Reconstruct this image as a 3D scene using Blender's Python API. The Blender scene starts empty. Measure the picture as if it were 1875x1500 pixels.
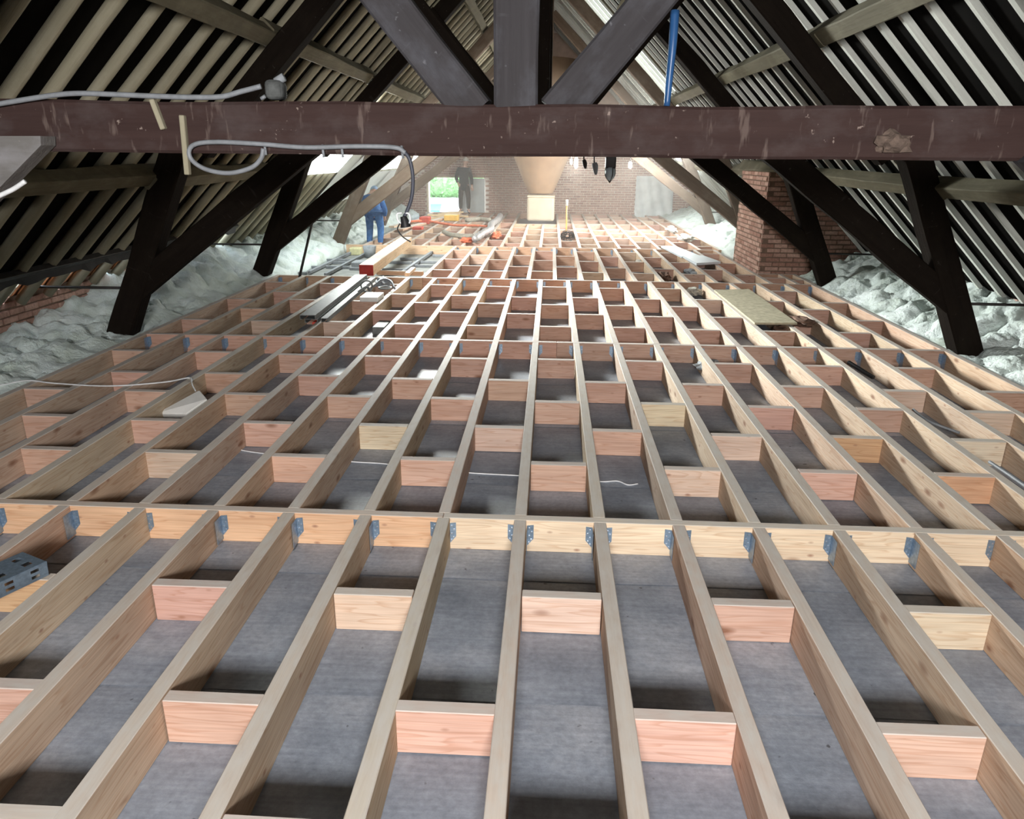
import bpy, bmesh, math, random
from mathutils import Vector, Matrix, noise
random.seed(7)
C = bpy.context.scene.collection
D = bpy.data
V = Vector

# ------------------------------------------------------------------ camera
FL, PITCH, YAW, ROLL, CAMZ = 1364.11, 0.32961, -0.04707, -0.010323, 1.7668
fw = V((math.sin(YAW)*math.cos(PITCH), math.cos(YAW)*math.cos(PITCH), -math.sin(PITCH)))
r0 = V((math.cos(YAW), -math.sin(YAW), 0)); d0 = fw.cross(r0)
rt = math.cos(ROLL)*r0 + math.sin(ROLL)*d0
dn = -math.sin(ROLL)*r0 + math.cos(ROLL)*d0
cam = D.objects.new('camera', D.cameras.new('camera')); C.objects.link(cam)
m = Matrix((rt, -dn, -fw)).transposed().to_4x4(); m.translation = V((0, 0, CAMZ))
cam.matrix_world = m
cam.data.sensor_width = 36; cam.data.lens = 36*FL/1875
cam.data.clip_start = 0.05; cam.data.clip_end = 300
S = bpy.context.scene; S.camera = cam

def ray(x, y): return fw + rt*((x-937.5)/FL) + dn*((y-750)/FL)
def at(x, y, z=0.0):                       # point of the horizontal plane z seen at a pixel
    v = ray(x, y); k = (z-CAMZ)/v.z; return V((0, 0, CAMZ)) + v*k
def atY(x, y, Y):
    v = ray(x, y); return V((0, 0, CAMZ)) + v*(Y/v.y)

# ------------------------------------------------------------------ world, lamps, exposure
S.view_settings.view_transform = 'Standard'; S.view_settings.look = 'None'
S.view_settings.exposure = 0.0; S.view_settings.gamma = 1.0
S.view_settings.use_curve_mapping = False
w = D.worlds.new('sky'); S.world = w; w.use_nodes = True
nt = w.node_tree; bg = nt.nodes['Background']
bg.inputs['Color'].default_value = (0.80, 0.90, 1.0, 1); bg.inputs['Strength'].default_value = 7.0
S.cycles.max_bounces = 7; S.cycles.diffuse_bounces = 4; S.cycles.glossy_bounces = 2
S.cycles.transmission_bounces = 4; S.cycles.volume_bounces = 1; S.cycles.transparent_max_bounces = 6
S.cycles.sample_clamp_indirect = 6.0; S.cycles.caustics_reflective = False; S.cycles.caustics_refractive = False
S.cycles.use_denoising = True

def area(name, loc, target, sx, sy, power, col, spread=180):
    l = D.lights.new(name, 'AREA'); l.shape = 'RECTANGLE'; l.size = sx; l.size_y = sy
    l.energy = power; l.color = col; l.spread = math.radians(spread)
    o = D.objects.new(name, l); C.objects.link(o); o.location = loc
    o.rotation_euler = (V(target)-V(loc)).to_track_quat('-Z', 'Y').to_euler()
    return o
area('daylight_window_behind', (0.05, -2.72, 2.28), (0.05, 6.0, 0.9), 1.1, 0.75, 530, (1.0, 0.965, 0.93))
# daylight falling in through the roof windows of the far half (left one, left again, right one)
area('daylight_roof_left', (-3.20, 13.3, 2.12), (1.6, 6.3, 0.0), 2.0, .9, 620, (.97, 1.0, .96), 75)
area('daylight_roof_left', (-3.20, 13.2, 2.25), (0.8, 15.8, 0.0), 2.0, .9, 230, (1.0, 1.0, .95), 130)
area('daylight_roof_right', (2.95, 17.7, 2.25), (-1.0, 18.0, 0.0), 2.2, .9, 300, (1.0, .99, .95), 150)
SKY_L, SKY_R, SKY_U = 11.0, 14.0, 1.6      # strength of the roof lights (left, right, upper right)

# ------------------------------------------------------------------ helpers
WM = {}
def reg(o, M, parent=None):
    WM[o.name] = M.copy()
    if parent is not None:
        o.parent = parent; o.matrix_basis = WM[parent.name].inverted() @ M
    else: o.matrix_basis = M
    return o
def tag(o, label=None, cat=None, group=None, kind=None):
    if label: o['label'] = label
    if cat: o['category'] = cat
    if group: o['group'] = group
    if kind: o['kind'] = kind
    return o
def empty(name, loc=(0, 0, 0), label=None, cat=None, group=None, kind=None, parent=None):
    o = D.objects.new(name, None); C.objects.link(o); o.empty_display_size = .1
    reg(o, Matrix.Translation(V(loc)), parent)
    return tag(o, label, cat, group, kind)
def link(name, me, mat, parent=None, M=None, color=None):
    if mat is not None:
        ms = mat if isinstance(mat, (list, tuple)) else [mat]
        if len(me.materials) == 0:
            for q in ms: me.materials.append(q)
    o = D.objects.new(name, me); C.objects.link(o)
    if color: o.color = (*color, 1)
    return reg(o, M if M is not None else Matrix.Identity(4), parent)
def bm_mesh(bm, name='m', smooth=False):
    me = D.meshes.new(name); bm.normal_update(); bm.to_mesh(me); bm.free()
    if smooth:
        for p in me.polygons: p.use_smooth = True
    return me
def bbox(bm, x0, y0, z0, x1, y1, z1, M=None):
    r = bmesh.ops.create_cube(bm, size=1)
    vs = r['verts']
    for v in vs:
        v.co = V((x0+(v.co.x+.5)*(x1-x0), y0+(v.co.y+.5)*(y1-y0), z0+(v.co.z+.5)*(z1-z0)))
        if M is not None: v.co = M @ v.co
    return vs
CACHE = {}
def box_mesh(L, w, h, bev=0.0, key=''):
    k = (round(L, 4), round(w, 4), round(h, 4), bev, key)
    if k in CACHE: return CACHE[k]
    bm = bmesh.new(); bbox(bm, -L/2, -w/2, -h/2, L/2, w/2, h/2)
    if bev: bmesh.ops.bevel(bm, geom=bm.edges[:], offset=bev, segments=1, affect='EDGES', profile=.5)
    CACHE[k] = bm_mesh(bm); return CACHE[k]
def frame(p0, p1, up=(0, 0, 1)):
    p0, p1 = V(p0), V(p1); x = (p1-p0).normalized(); u = V(up)
    y = u.cross(x).normalized(); z = x.cross(y)
    M = Matrix((x, y, z)).transposed().to_4x4(); M.translation = (p0+p1)/2
    return M, (p1-p0).length
def beam(name, p0, p1, w, h, mat, parent=None, up=(0, 0, 1), bev=0.003, color=None, key=''):
    M, L = frame(p0, p1, up)
    return link(name, box_mesh(L, w, h, bev, key or mat.name), mat, parent, M, color)
def old_beam(name, p0, p1, w, h, mat, parent=None, up=(0, 0, 1), rough=.008, n=14, color=None, seed=0):
    """hewn timber: subdivided, edges worn, faces wavy"""
    M, L = frame(p0, p1, up)
    bm = bmesh.new(); bev = min(w, h)*.06
    prof = []
    hw, hh = w/2, h/2
    for sx, sy in ((1, 1), (-1, 1), (-1, -1), (1, -1)):
        a = (sx*hw, sy*(hh-bev)); b = (sx*(hw-bev), sy*hh)
        prof += [a, b] if sx*sy > 0 else [b, a]
    rings = []
    for i in range(n+1):
        x = -L/2+L*i/n; ring = []
        for j, (py, pz) in enumerate(prof):
            q = noise.noise(V((x*1.7+seed*7.1, py*3+seed, pz*3)))*rough*1.6
            q2 = noise.noise(V((x*1.1+seed*3.3, 9+seed, j*.37)))*rough
            ring.append(bm.verts.new((x, py*(1+q/hw*.5)+q2, pz*(1+q/hh*.5)+q)))
        rings.append(ring)
    k = len(prof)
    for a, b in zip(rings, rings[1:]):
        for j in range(k): bm.faces.new((a[j], a[(j+1) % k], b[(j+1) % k], b[j]))
    bm.faces.new(rings[0][::-1]); bm.faces.new(rings[-1])
    bmesh.ops.recalc_face_normals(bm, faces=bm.faces[:])
    return link(name, bm_mesh(bm), mat, parent, M, color)
def tube_bm(bm, pts, r, seg=8, closed=False, rfun=None):
    pts = [V(p) for p in pts]; rings = []; n = len(pts)
    prev = None
    for i, p in enumerate(pts):
        t = (pts[min(i+1, n-1)]-pts[max(i-1, 0)]).normalized()
        if t.length == 0: t = V((1, 0, 0))
        if prev is None:
            a = V((0, 0, 1)) if abs(t.z) < .9 else V((1, 0, 0)); u = t.cross(a).normalized()
        else:
            u = (prev - t*prev.dot(t)); u = u.normalized() if u.length > 1e-6 else t.orthogonal().normalized()
        prev = u; v = t.cross(u); rr = r if rfun is None else rfun(i/(n-1))
        rings.append([bm.verts.new(p+u*rr*math.cos(2*math.pi*k/seg)+v*rr*math.sin(2*math.pi*k/seg)) for k in range(seg)])
    for a, b in zip(rings, rings[1:]):
        for k in range(seg): bm.faces.new((a[k], a[(k+1) % seg], b[(k+1) % seg], b[k]))
    bm.faces.new(rings[0][::-1]); bm.faces.new(rings[-1])
def smooth_pts(pts, n=6):
    pts = [V(p) for p in pts]; out = []
    P = [pts[0]*2-pts[1]]+pts+[pts[-1]*2-pts[-2]]
    for i in range(1, len(P)-2):
        a, b, c, d = P[i-1], P[i], P[i+1], P[i+2]
        for k in range(n):
            t = k/n
            out.append(.5*((2*b)+(-a+c)*t+(2*a-5*b+4*c-d)*t*t+(-a+3*b-3*c+d)*t**3))
    out.append(pts[-1]); return out
def tube(name, pts, r, mat, parent=None, seg=8, smooth=True, n=6, rfun=None):
    bm = bmesh.new(); tube_bm(bm, smooth_pts(pts, n) if smooth else pts, r, seg, rfun=rfun)
    return link(name, bm_mesh(bm, smooth=True), mat, parent)
def prism(name, poly, y0, y1, mat, parent=None, axis='Y', color=None):
    """polygon in XZ (axis Y) extruded"""
    bm = bmesh.new()
    f = (lambda a, b, c: V((a, c, b))) if axis == 'Y' else (lambda a, b, c: V((a, b, c)))
    A = [bm.verts.new(f(a, b, y0)) for a, b in poly]; B = [bm.verts.new(f(a, b, y1)) for a, b in poly]
    bm.faces.new(A); bm.faces.new(B[::-1])
    for i in range(len(poly)):
        j = (i+1) % len(poly); bm.faces.new((A[i], B[i], B[j], A[j]))
    bmesh.ops.recalc_face_normals(bm, faces=bm.faces[:])
    return link(name, bm_mesh(bm), mat, parent, color=color)

# ------------------------------------------------------------------ materials
def new_mat(name):
    m = D.materials.new(name); m.use_nodes = True
    nt = m.node_tree; b = nt.nodes['Principled BSDF']
    return m, nt, b
def N(nt, t, **kw):
    n = nt.nodes.new(t)
    for k, v in kw.items(): setattr(n, k, v)
    return n
def lk(nt, a, b): nt.links.new(a, b)
def ramp(nt, fac, stops):
    r = N(nt, 'ShaderNodeValToRGB'); lk(nt, fac, r.inputs[0]); e = r.color_ramp.elements
    while len(e) < len(stops): e.new(.5)
    for i, (p, c) in enumerate(stops):
        e[i].position = p; e[i].color = (*c, 1) if len(c) == 3 else c
    return r
def mix(nt, fac, a, b, mode='MIX'):
    n = N(nt, 'ShaderNodeMix', data_type='RGBA', blend_type=mode)
    for s, v in ((n.inputs[0], fac), (n.inputs[6], a), (n.inputs[7], b)):
        if hasattr(v, 'is_linked') or hasattr(v, 'links'): lk(nt, v, s)
        elif isinstance(v, (int, float)): s.default_value = v
        else: s.default_value = (*v, 1)
    return n.outputs[2]
def coords(nt, scale=(1, 1, 1), rand=40.0, world=False):
    tc = N(nt, 'ShaderNodeTexCoord'); mp = N(nt, 'ShaderNodeMapping')
    if world:
        g = N(nt, 'ShaderNodeNewGeometry'); lk(nt, g.outputs['Position'], mp.inputs[0])
    else:
        oi = N(nt, 'ShaderNodeObjectInfo'); mu = N(nt, 'ShaderNodeMath', operation='MULTIPLY'); mu.inputs[1].default_value = rand
        lk(nt, oi.outputs['Random'], mu.inputs[0])
        ad = N(nt, 'ShaderNodeVectorMath', operation='ADD'); lk(nt, tc.outputs['Object'], ad.inputs[0]); lk(nt, mu.outputs[0], ad.inputs[1])
        lk(nt, ad.outputs[0], mp.inputs[0])
    mp.inputs['Scale'].default_value = scale
    return mp.outputs[0]
def noise_t(nt, vec, scale, detail=4, rough=.55, dist=0.0):
    n = N(nt, 'ShaderNodeTexNoise'); lk(nt, vec, n.inputs['Vector'])
    n.inputs['Scale'].default_value = scale; n.inputs['Detail'].default_value = detail
    n.inputs['Roughness'].default_value = rough; n.inputs['Distortion'].default_value = dist
    return n.outputs['Fac']
def bump(nt, b, h, strength=.3, dist=.01):
    n = N(nt, 'ShaderNodeBump'); n.inputs['Strength'].default_value = strength; n.inputs['Distance'].default_value = dist
    lk(nt, h, n.inputs['Height']); lk(nt, n.outputs[0], b.inputs['Normal'])
def plain(name, col, rough=.6, metal=0.0, var=.12, scale=20, bmp=0.0, spec=.35):
    m, nt, b = new_mat(name); b.inputs['Specular IOR Level'].default_value = spec
    v = coords(nt); f = noise_t(nt, v, scale, 4)
    r = ramp(nt, f, [(.3, [c*(1-var) for c in col]), (.7, [min(1, c*(1+var)) for c in col])])
    lk(nt, r.outputs[0], b.inputs['Base Color']); b.inputs['Roughness'].default_value = rough; b.inputs['Metallic'].default_value = metal
    if bmp: bump(nt, b, f, bmp)
    return m
def emitter(name, col, s):
    m, nt, b = new_mat(name)
    b.inputs['Base Color'].default_value = (.7, .72, .72, 1); b.inputs['Roughness'].default_value = .4
    b.inputs['Emission Color'].default_value = (*col, 1); b.inputs['Emission Strength'].default_value = s
    return m

def fir():
    m, nt, b = new_mat('fir_wood')
    oi = N(nt, 'ShaderNodeObjectInfo')
    v = coords(nt, (1, 1, 1), 60)
    # slow warp, then growth rings
    def sc(s):
        mp = N(nt, 'ShaderNodeMapping'); lk(nt, v, mp.inputs[0]); mp.inputs['Scale'].default_value = s; return mp.outputs[0]
    ringv = sc((.55, 7, 7))
    f1 = noise_t(nt, ringv, 2.2, 2, .5, .3)
    mul = N(nt, 'ShaderNodeMath', operation='MULTIPLY'); mul.inputs[1].default_value = 9; lk(nt, f1, mul.inputs[0])
    fr = N(nt, 'ShaderNodeMath', operation='FRACT'); lk(nt, mul.outputs[0], fr.inputs[0])
    ring = ramp(nt, fr.outputs[0], [(0, (0, 0, 0)), (.6, (.10, .10, .10)), (.9, (.6, .6, .6)), (1, (0, 0, 0))])
    fine = noise_t(nt, sc((2.2, 110, 110)), 1, 4, .6)
    big = noise_t(nt, sc((1.5, 5, 5)), 1.3, 3)
    dark = mix(nt, 1.0, oi.outputs['Color'], (.76, .62, .52), 'MULTIPLY')
    c = mix(nt, ring.outputs[0], oi.outputs['Color'], dark)
    fmix = ramp(nt, fine, [(.35, (.86, .84, .82)), (.65, (1.05, 1.04, 1.03))])
    c = mix(nt, 1.0, c, fmix.outputs[0], 'MULTIPLY')
    bmix = ramp(nt, big, [(.3, (.86, .82, .80)), (.7, (1.08, 1.06, 1.04))])
    c = mix(nt, 1.0, c, bmix.outputs[0], 'MULTIPLY')
    # knots
    vo = N(nt, 'ShaderNodeTexVoronoi'); lk(nt, sc((3.0, 7, 7)), vo.inputs['Vector']); vo.inputs['Scale'].default_value = 1.0
    kn = ramp(nt, vo.outputs['Distance'], [(.05, (1, 1, 1)), (.11, (.55, .55, .55)), (.17, (0, 0, 0))])
    sel = N(nt, 'ShaderNodeMath', operation='GREATER_THAN'); sel.inputs[1].default_value = .42
    sx = N(nt, 'ShaderNodeSeparateColor'); lk(nt, vo.outputs['Color'], sx.inputs[0]); lk(nt, sx.outputs[0], sel.inputs[0])
    v2 = N(nt, 'ShaderNodeTexVoronoi'); lk(nt, sc((5.5, 11, 11)), v2.inputs['Vector']); v2.inputs['Scale'].default_value = 1.0
    k2 = ramp(nt, v2.outputs['Distance'], [(.03, (.8, .8, .8)), (.07, (.5, .5, .5)), (.12, (0, 0, 0))])
    c = mix(nt, k2.outputs[0], c, (.30, .15, .10))
    km = N(nt, 'ShaderNodeMath', operation='MULTIPLY'); lk(nt, kn.outputs[0], km.inputs[0]); lk(nt, sel.outputs[0], km.inputs[1])
    km2 = N(nt, 'ShaderNodeMath', operation='MULTIPLY'); lk(nt, km.outputs[0], km2.inputs[0]); km2.inputs[1].default_value = .8
    c = mix(nt, km2.outputs[0], c, (.20, .085, .045))
    # site dust and greying that has settled on upward faces
    g = N(nt, 'ShaderNodeNewGeometry'); sz = N(nt, 'ShaderNodeSeparateXYZ'); lk(nt, g.outputs['Normal'], sz.inputs[0])
    du = N(nt, 'ShaderNodeMath', operation='GREATER_THAN'); lk(nt, sz.outputs[2], du.inputs[0]); du.inputs[1].default_value = .6
    dn_ = ramp(nt, noise_t(nt, sc((3, 9, 9)), 3, 4), [(.25, (.5, .5, .5)), (.7, (.92, .92, .92))])
    dm = N(nt, 'ShaderNodeMath', operation='MULTIPLY'); lk(nt, du.outputs[0], dm.inputs[0]); lk(nt, dn_.outputs[0], dm.inputs[1])
    c = mix(nt, dm.outputs[0], c, (.57, .545, .51))
    lk(nt, c, b.inputs['Base Color']); b.inputs['Roughness'].default_value = .72; b.inputs['Specular IOR Level'].default_value = .25
    bump(nt, b, fine, .12, .004)
    return m
FIR = fir()

def old_wood(name, c1, c2, dust=(.22, .22, .24), dustamt=.5, spots=(.45, .42, .38), spotamt=.5, spec=.2, streak=.66):
    m, nt, b = new_mat(name)
    v = coords(nt, (1, 1, 1), 30)
    def sc(s):
        mp = N(nt, 'ShaderNodeMapping'); lk(nt, v, mp.inputs[0]); mp.inputs['Scale'].default_value = s; return mp.outputs[0]
    a = noise_t(nt, sc((.8, 14, 14)), 2, 5, .6)
    c = mix(nt, a, c1, c2)
    d = ramp(nt, noise_t(nt, sc((1.5, 2.5, 2.5)), 2.4, 6, .65), [(.48, (0, 0, 0)), (.75, (dustamt,)*3)])
    c = mix(nt, d.outputs[0], c, dust)
    st = ramp(nt, noise_t(nt, sc((14, 3, 3)), 1.5, 3, .6), [(streak, (0, 0, 0)), (streak+.08, (.35*spotamt,)*3)])
    c = mix(nt, st.outputs[0], c, spots)
    s = ramp(nt, noise_t(nt, v, 26, 3, .6), [(.69, (0, 0, 0)), (.74, (spotamt,)*3)])
    c = mix(nt, s.outputs[0], c, spots)
    lk(nt, c, b.inputs['Base Color']); b.inputs['Roughness'].default_value = .8; b.inputs['Specular IOR Level'].default_value = spec
    bump(nt, b, a, .5, .012)
    return m
COLLAR = old_wood('reddish_old_timber', (.024, .0125, .0115), (.050, .029, .026), dust=(.085, .07, .07), spots=(.42, .34, .30), spotamt=.42, streak=.60)
BLACKW = old_wood('blackened_old_timber', (.022, .020, .022), (.055, .052, .057), dust=(.10, .105, .125), spots=(.35, .36, .40), spotamt=.18)
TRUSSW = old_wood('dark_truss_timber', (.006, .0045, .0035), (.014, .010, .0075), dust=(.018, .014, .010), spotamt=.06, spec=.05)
GREYB = old_wood('grey_brace_board', (.10, .095, .092), (.19, .185, .18), dust=(.30, .30, .33), spotamt=.2)  # left knee brace board, a lighter grey than the other braces
HAZEW = old_wood('haze_lightened_truss_timber', (.075, .052, .036), (.15, .11, .08), dust=(.22, .18, .14), spotamt=.1)  # lightening of the far trusses by haze is put into this timber colour
PURL = old_wood('purlin_timber', (.085, .078, .052), (.165, .148, .10), dust=(.24, .22, .16), spots=(.22, .10, .05), spotamt=.3)
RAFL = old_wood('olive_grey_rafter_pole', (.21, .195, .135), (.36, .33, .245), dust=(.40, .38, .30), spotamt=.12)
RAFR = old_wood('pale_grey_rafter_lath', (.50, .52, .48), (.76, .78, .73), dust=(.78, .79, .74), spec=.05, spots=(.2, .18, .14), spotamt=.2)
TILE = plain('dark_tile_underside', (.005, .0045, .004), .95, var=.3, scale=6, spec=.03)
TILEL = plain('clay_tile', (.42, .24, .14), .8, var=.3, scale=8, bmp=.2)
BLACK = plain('black_rubber', (.015, .015, .017), .5)
STEELD = plain('dark_iron', (.035, .032, .03), .55, .3, .3)
GALV = plain('galvanised_steel', (.30, .40, .52), .42, .75, .18, 60)
NAILM = plain('bright_nail_head', (.85, .87, .9), .25, .9, .05)
GALVG = plain('grey_steel_profile', (.17, .18, .18), .7, .1, .2, 25)
PVC = plain('grey_white_conduit', (.20, .215, .235), .5, var=.15, scale=30)
PVCB = plain('white_cable_sheath', (.72, .74, .76), .5, var=.1)
BLUE = plain('blue_plastic', (.02, .075, .20), .35, var=.25, scale=8)
WHITE = plain('white_board', (.78, .78, .76), .55, var=.06, scale=8)
WHITEB = plain('glossy_white_panel', (.75, .84, .90), .35, var=.05)
CREAM = plain('cream_plastic', (.66, .58, .45), .5, var=.08, scale=4)
REDP = plain('red_paint', (.33, .025, .02), .5, var=.25, scale=14)
REDB = plain('red_plastic', (.62, .09, .06), .45, var=.15)
ORANGE = plain('orange_webbing', (.75, .20, .10), .6, var=.25, scale=30)
YELLOW = plain('yellow_enamel', (.80, .50, .12), .4, var=.1)
PLY = plain('dusty_chipboard', (.42, .38, .27), .8, var=.22, scale=18, bmp=.1)
PAPER = plain('crumpled_grey_membrane', (.45, .43, .38), .8, var=.3, scale=10)
BROWNP = plain('brown_bark_debris', (.17, .10, .07), .9, var=.4, scale=20)
GREYST = plain('grey_stone', (.24, .26, .28), .85, var=.15)
SKIN = plain('skin', (.62, .40, .31), .55, var=.06)
DARKCL = plain('charcoal_cloth', (.030, .035, .045), .85, var=.25, scale=30)
DARKTR = plain('grey_black_trousers', (.055, .050, .050), .85, var=.2, scale=30)
BLUECL = plain('blue_work_cloth', (.05, .16, .40), .85, var=.25, scale=16)
LBLUE = plain('pale_blue_cloth', (.35, .48, .68), .85, var=.2, scale=16)
OFFW = plain('off_white_cloth', (.75, .72, .66), .85, var=.1)
HOSE = plain('grey_corrugated_hose', (.38, .36, .30), .6, var=.2, scale=20)
SILV = plain('silver_foil_duct', (.55, .55, .56), .4, .5, .3, 30)
SILO = plain('tan_silo_shell', (.42, .28, .18), .55, var=.10, scale=3)
SHEET = plain('translucent_plastic_sheet', (.66, .72, .70), .35, var=.10, scale=2.5)
GREYSH = plain('grey_plastic_sheeting', (.66, .71, .72), .35, var=.14, scale=3)
LEAF = plain('hedge_leaves', (.22, .44, .17), .7, var=.6, scale=6)
PAVE = plain('pale_paving', (.8, .8, .78), .8, var=.05)
CYAN = plain('turquoise_tarp', (.02, .55, .75), .4, var=.05)
CONC = plain('pale_concrete', (.24, .25, .24), .85, var=.2, scale=4, bmp=.1)
PLAST = plain('pink_plaster', (.55, .41, .33), .9, var=.12, scale=5)

def floor_mat():
    m, nt, b = new_mat('blue_grey_deck_membrane')
    v = coords(nt, (1, 1, 1), 3)
    a = noise_t(nt, v, 1.7, 7, .65); f = noise_t(nt, v, 38, 5, .7)
    mp = N(nt, 'ShaderNodeMapping'); lk(nt, v, mp.inputs[0]); mp.inputs['Scale'].default_value = (3, 60, 3)
    st = noise_t(nt, mp.outputs[0], 1, 3)
    c = ramp(nt, a, [(.3, (.19, .22, .27)), (.5, (.30, .335, .395)), (.72, (.46, .48, .53))]).outputs[0]
    c = mix(nt, 1.0, c, ramp(nt, f, [(.3, (.78, .78, .78)), (.7, (1.12, 1.12, 1.12))]).outputs[0], 'MULTIPLY')
    c = mix(nt, 1.0, c, ramp(nt, st, [(.3, (.88, .88, .9)), (.7, (1.08, 1.08, 1.08))]).outputs[0], 'MULTIPLY')
    sp = ramp(nt, noise_t(nt, v, 17, 2, .5), [(.74, (0, 0, 0)), (.78, (.8, .8, .8))])
    c = mix(nt, sp.outputs[0], c, (.05, .05, .055))
    lk(nt, c, b.inputs['Base Color']); b.inputs['Roughness'].default_value = .5
    bump(nt, b, f, .25, .006)
    return m
DECK = floor_mat()
def foam_mat():
    m, nt, b = new_mat('sprayed_foam')
    v = coords(nt, (1, 1, 1), 3)
    a = noise_t(nt, v, 2.2, 5, .6); f = noise_t(nt, v, 24, 5, .6)
    c = ramp(nt, a, [(.3, (.52, .60, .53)), (.5, (.70, .79, .76)), (.75, (.82, .90, .90))]).outputs[0]
    lk(nt, c, b.inputs['Base Color']); b.inputs['Roughness'].default_value = .55
    bump(nt, b, f, .9, .03)
    return m
FOAM = foam_mat()
def brick_mat(name, c1, c2):
    m, nt, b = new_mat(name)
    oi = N(nt, 'ShaderNodeObjectInfo'); v = coords(nt, (1, 1, 1), 20)
    base = mix(nt, oi.outputs['Random'], c1, c2)
    f = noise_t(nt, v, 30, 4, .6)
    c = mix(nt, 1.0, base, ramp(nt, f, [(.3, (.7, .7, .7)), (.7, (1.2, 1.2, 1.2))]).outputs[0], 'MULTIPLY')
    lk(nt, c, b.inputs['Base Color']); b.inputs['Roughness'].default_value = .9
    bump(nt, b, f, .4, .01)
    return m
BRICK = brick_mat('old_red_brick', (.22, .085, .055), (.40, .19, .13))
BRICKF = brick_mat('haze_paled_wall_brick', (.34, .18, .135), (.54, .35, .28))  # pinkish paling of the end wall by haze, put into the brick colour
BRICKD = brick_mat('dark_chimney_brick', (.085, .032, .022), (.155, .062, .043))
MORTAR = plain('lime_mortar', (.80, .72, .64), .95, var=.15, scale=14)
MORTARD = plain('brown_mortar', (.20, .135, .10), .95, var=.15, scale=14)

# ------------------------------------------------------------------ constants of the building
XC = -0.13                     # axis of the hall
S_IN, S_OUT = 5.36, 5.475      # |x-XC|+z of the rafters' inner and outer face (45 degree roof)
YN, YF = -2.8, 24.62           # inner faces of the two gables
DK = -0.183                    # deck level (joist tops are z = 0)
ZR = S_OUT
def roofx(z, side, s=S_IN): return XC + side*(s-z)

# ------------------------------------------------------------------ setting: floor
fl = empty('floor', (0, 0, DK), kind='structure')
bm = bmesh.new(); bbox(bm, -5.6, YN-.3, DK-.12, 5.4, YF+.3, DK-.004)
link('deck', bm_mesh(bm), DECK, fl)
ys = [-2.8, 0.2, 1.25, 2.29, 3.14, 4.25, 5.3, 6.4, 7.5, 8.6, 9.7, 11.15]
for i in range(len(ys)-1):
    bm = bmesh.new(); nx = 40
    for k, yy in enumerate((ys[i], ys[i+1]+.05)):
        pass
    top = []; 
    rows = [(ys[i], .0025), (ys[i]+.03, .0032), (ys[i+1]-.04, .0015), (ys[i+1]+.012, -.001)]
    for yy, zz in rows:
        top.append([bm.verts.new((-4.5+8.6*k/nx, yy+noise.noise(V((k*.6, i*3.1, yy)))*.012, DK+zz+max(0, noise.noise(V((k*.9, yy*3, i))))*.002)) for k in range(nx+1)])
    for a, b_ in zip(top, top[1:]):
        for k in range(nx): bm.faces.new((a[k], a[k+1], b_[k+1], b_[k]))
    link('membrane_sheet', bm_mesh(bm, smooth=True), DECK, fl)
bm = bmesh.new(); bbox(bm, -4.9, 11.3, DK-.01, -1.95, 15.25, DK+.012)
link('concrete_screed', bm_mesh(bm), CONC, fl)

# ------------------------------------------------------------------ setting: gable walls, eave walls
def gable_poly(z0=DK-.1):
    return [(-5.45, z0), (5.2, z0), (5.2, .44), (XC, ZR+.06), (-5.45, .44)]
# back wall: pieces around the openings
wb = empty('wall_back', (XC, YF, 0), kind='structure')
DX0, DX1, DZ1 = -3.90, -2.13, 1.06        # door opening
RX0, RX1, RZ1 = 2.78, 3.66, 1.14          # sheeted opening
def bk(poly): prism('masonry', poly, YF, YF+.3, MORTAR, wb)
bk([(-5.45, DK-.1), (DX0, DK-.1), (DX0, DZ1), (-5.45, DZ1)])
bk([(DX1, DK-.1), (RX0, DK-.1), (RX0, DZ1), (DX1, DZ1)])
bk([(RX1, DK-.1), (5.2, DK-.1), (5.2, DZ1), (RX1, DZ1)])
bk([(DX0, DK-.1), (DX1, DK-.1), (DX1, -.02), (DX0, -.02)])
bk([(RX0, DK-.1), (RX1, DK-.1), (RX1, -.02), (RX0, -.02)])
zz1 = 1.62
bk([(-5.45, DZ1), (RX0, DZ1), (RX0, zz1), (-5.45, zz1)]); bk([(RX0, RZ1), (RX1, RZ1), (RX1, zz1), (RX0, zz1)])
bk([(RX1, DZ1), (5.2, DZ1), (5.2, zz1), (RX1, zz1)])
bk([(-5.45, zz1), (5.2, zz1), (5.2, 1.8), (-5.45, 1.8)])
bk([(-5.45, 1.8), (5.2, 1.8), (5.2, .44+.06), (XC, ZR+.06), (-5.45, .5)] if False else [(XC-(ZR+.06-1.8), 1.8), (XC+(ZR+.06-1.8), 1.8), (XC, ZR+.06)])
# plaster patch high in the gable
bm = bmesh.new(); bbox(bm, -2.2, YF-.012, 2.75, 2.2, YF+.01, 3.2)
prism('plaster_coat', [(-2.25, 2.3), (2.0, 2.3), (2.0, 3.3), (XC+.2, 5.2), (XC-.2, 5.2), (-2.25, 3.3)], YF-.012, YF+.01, PLAST, wb)
bm.free()
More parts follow.
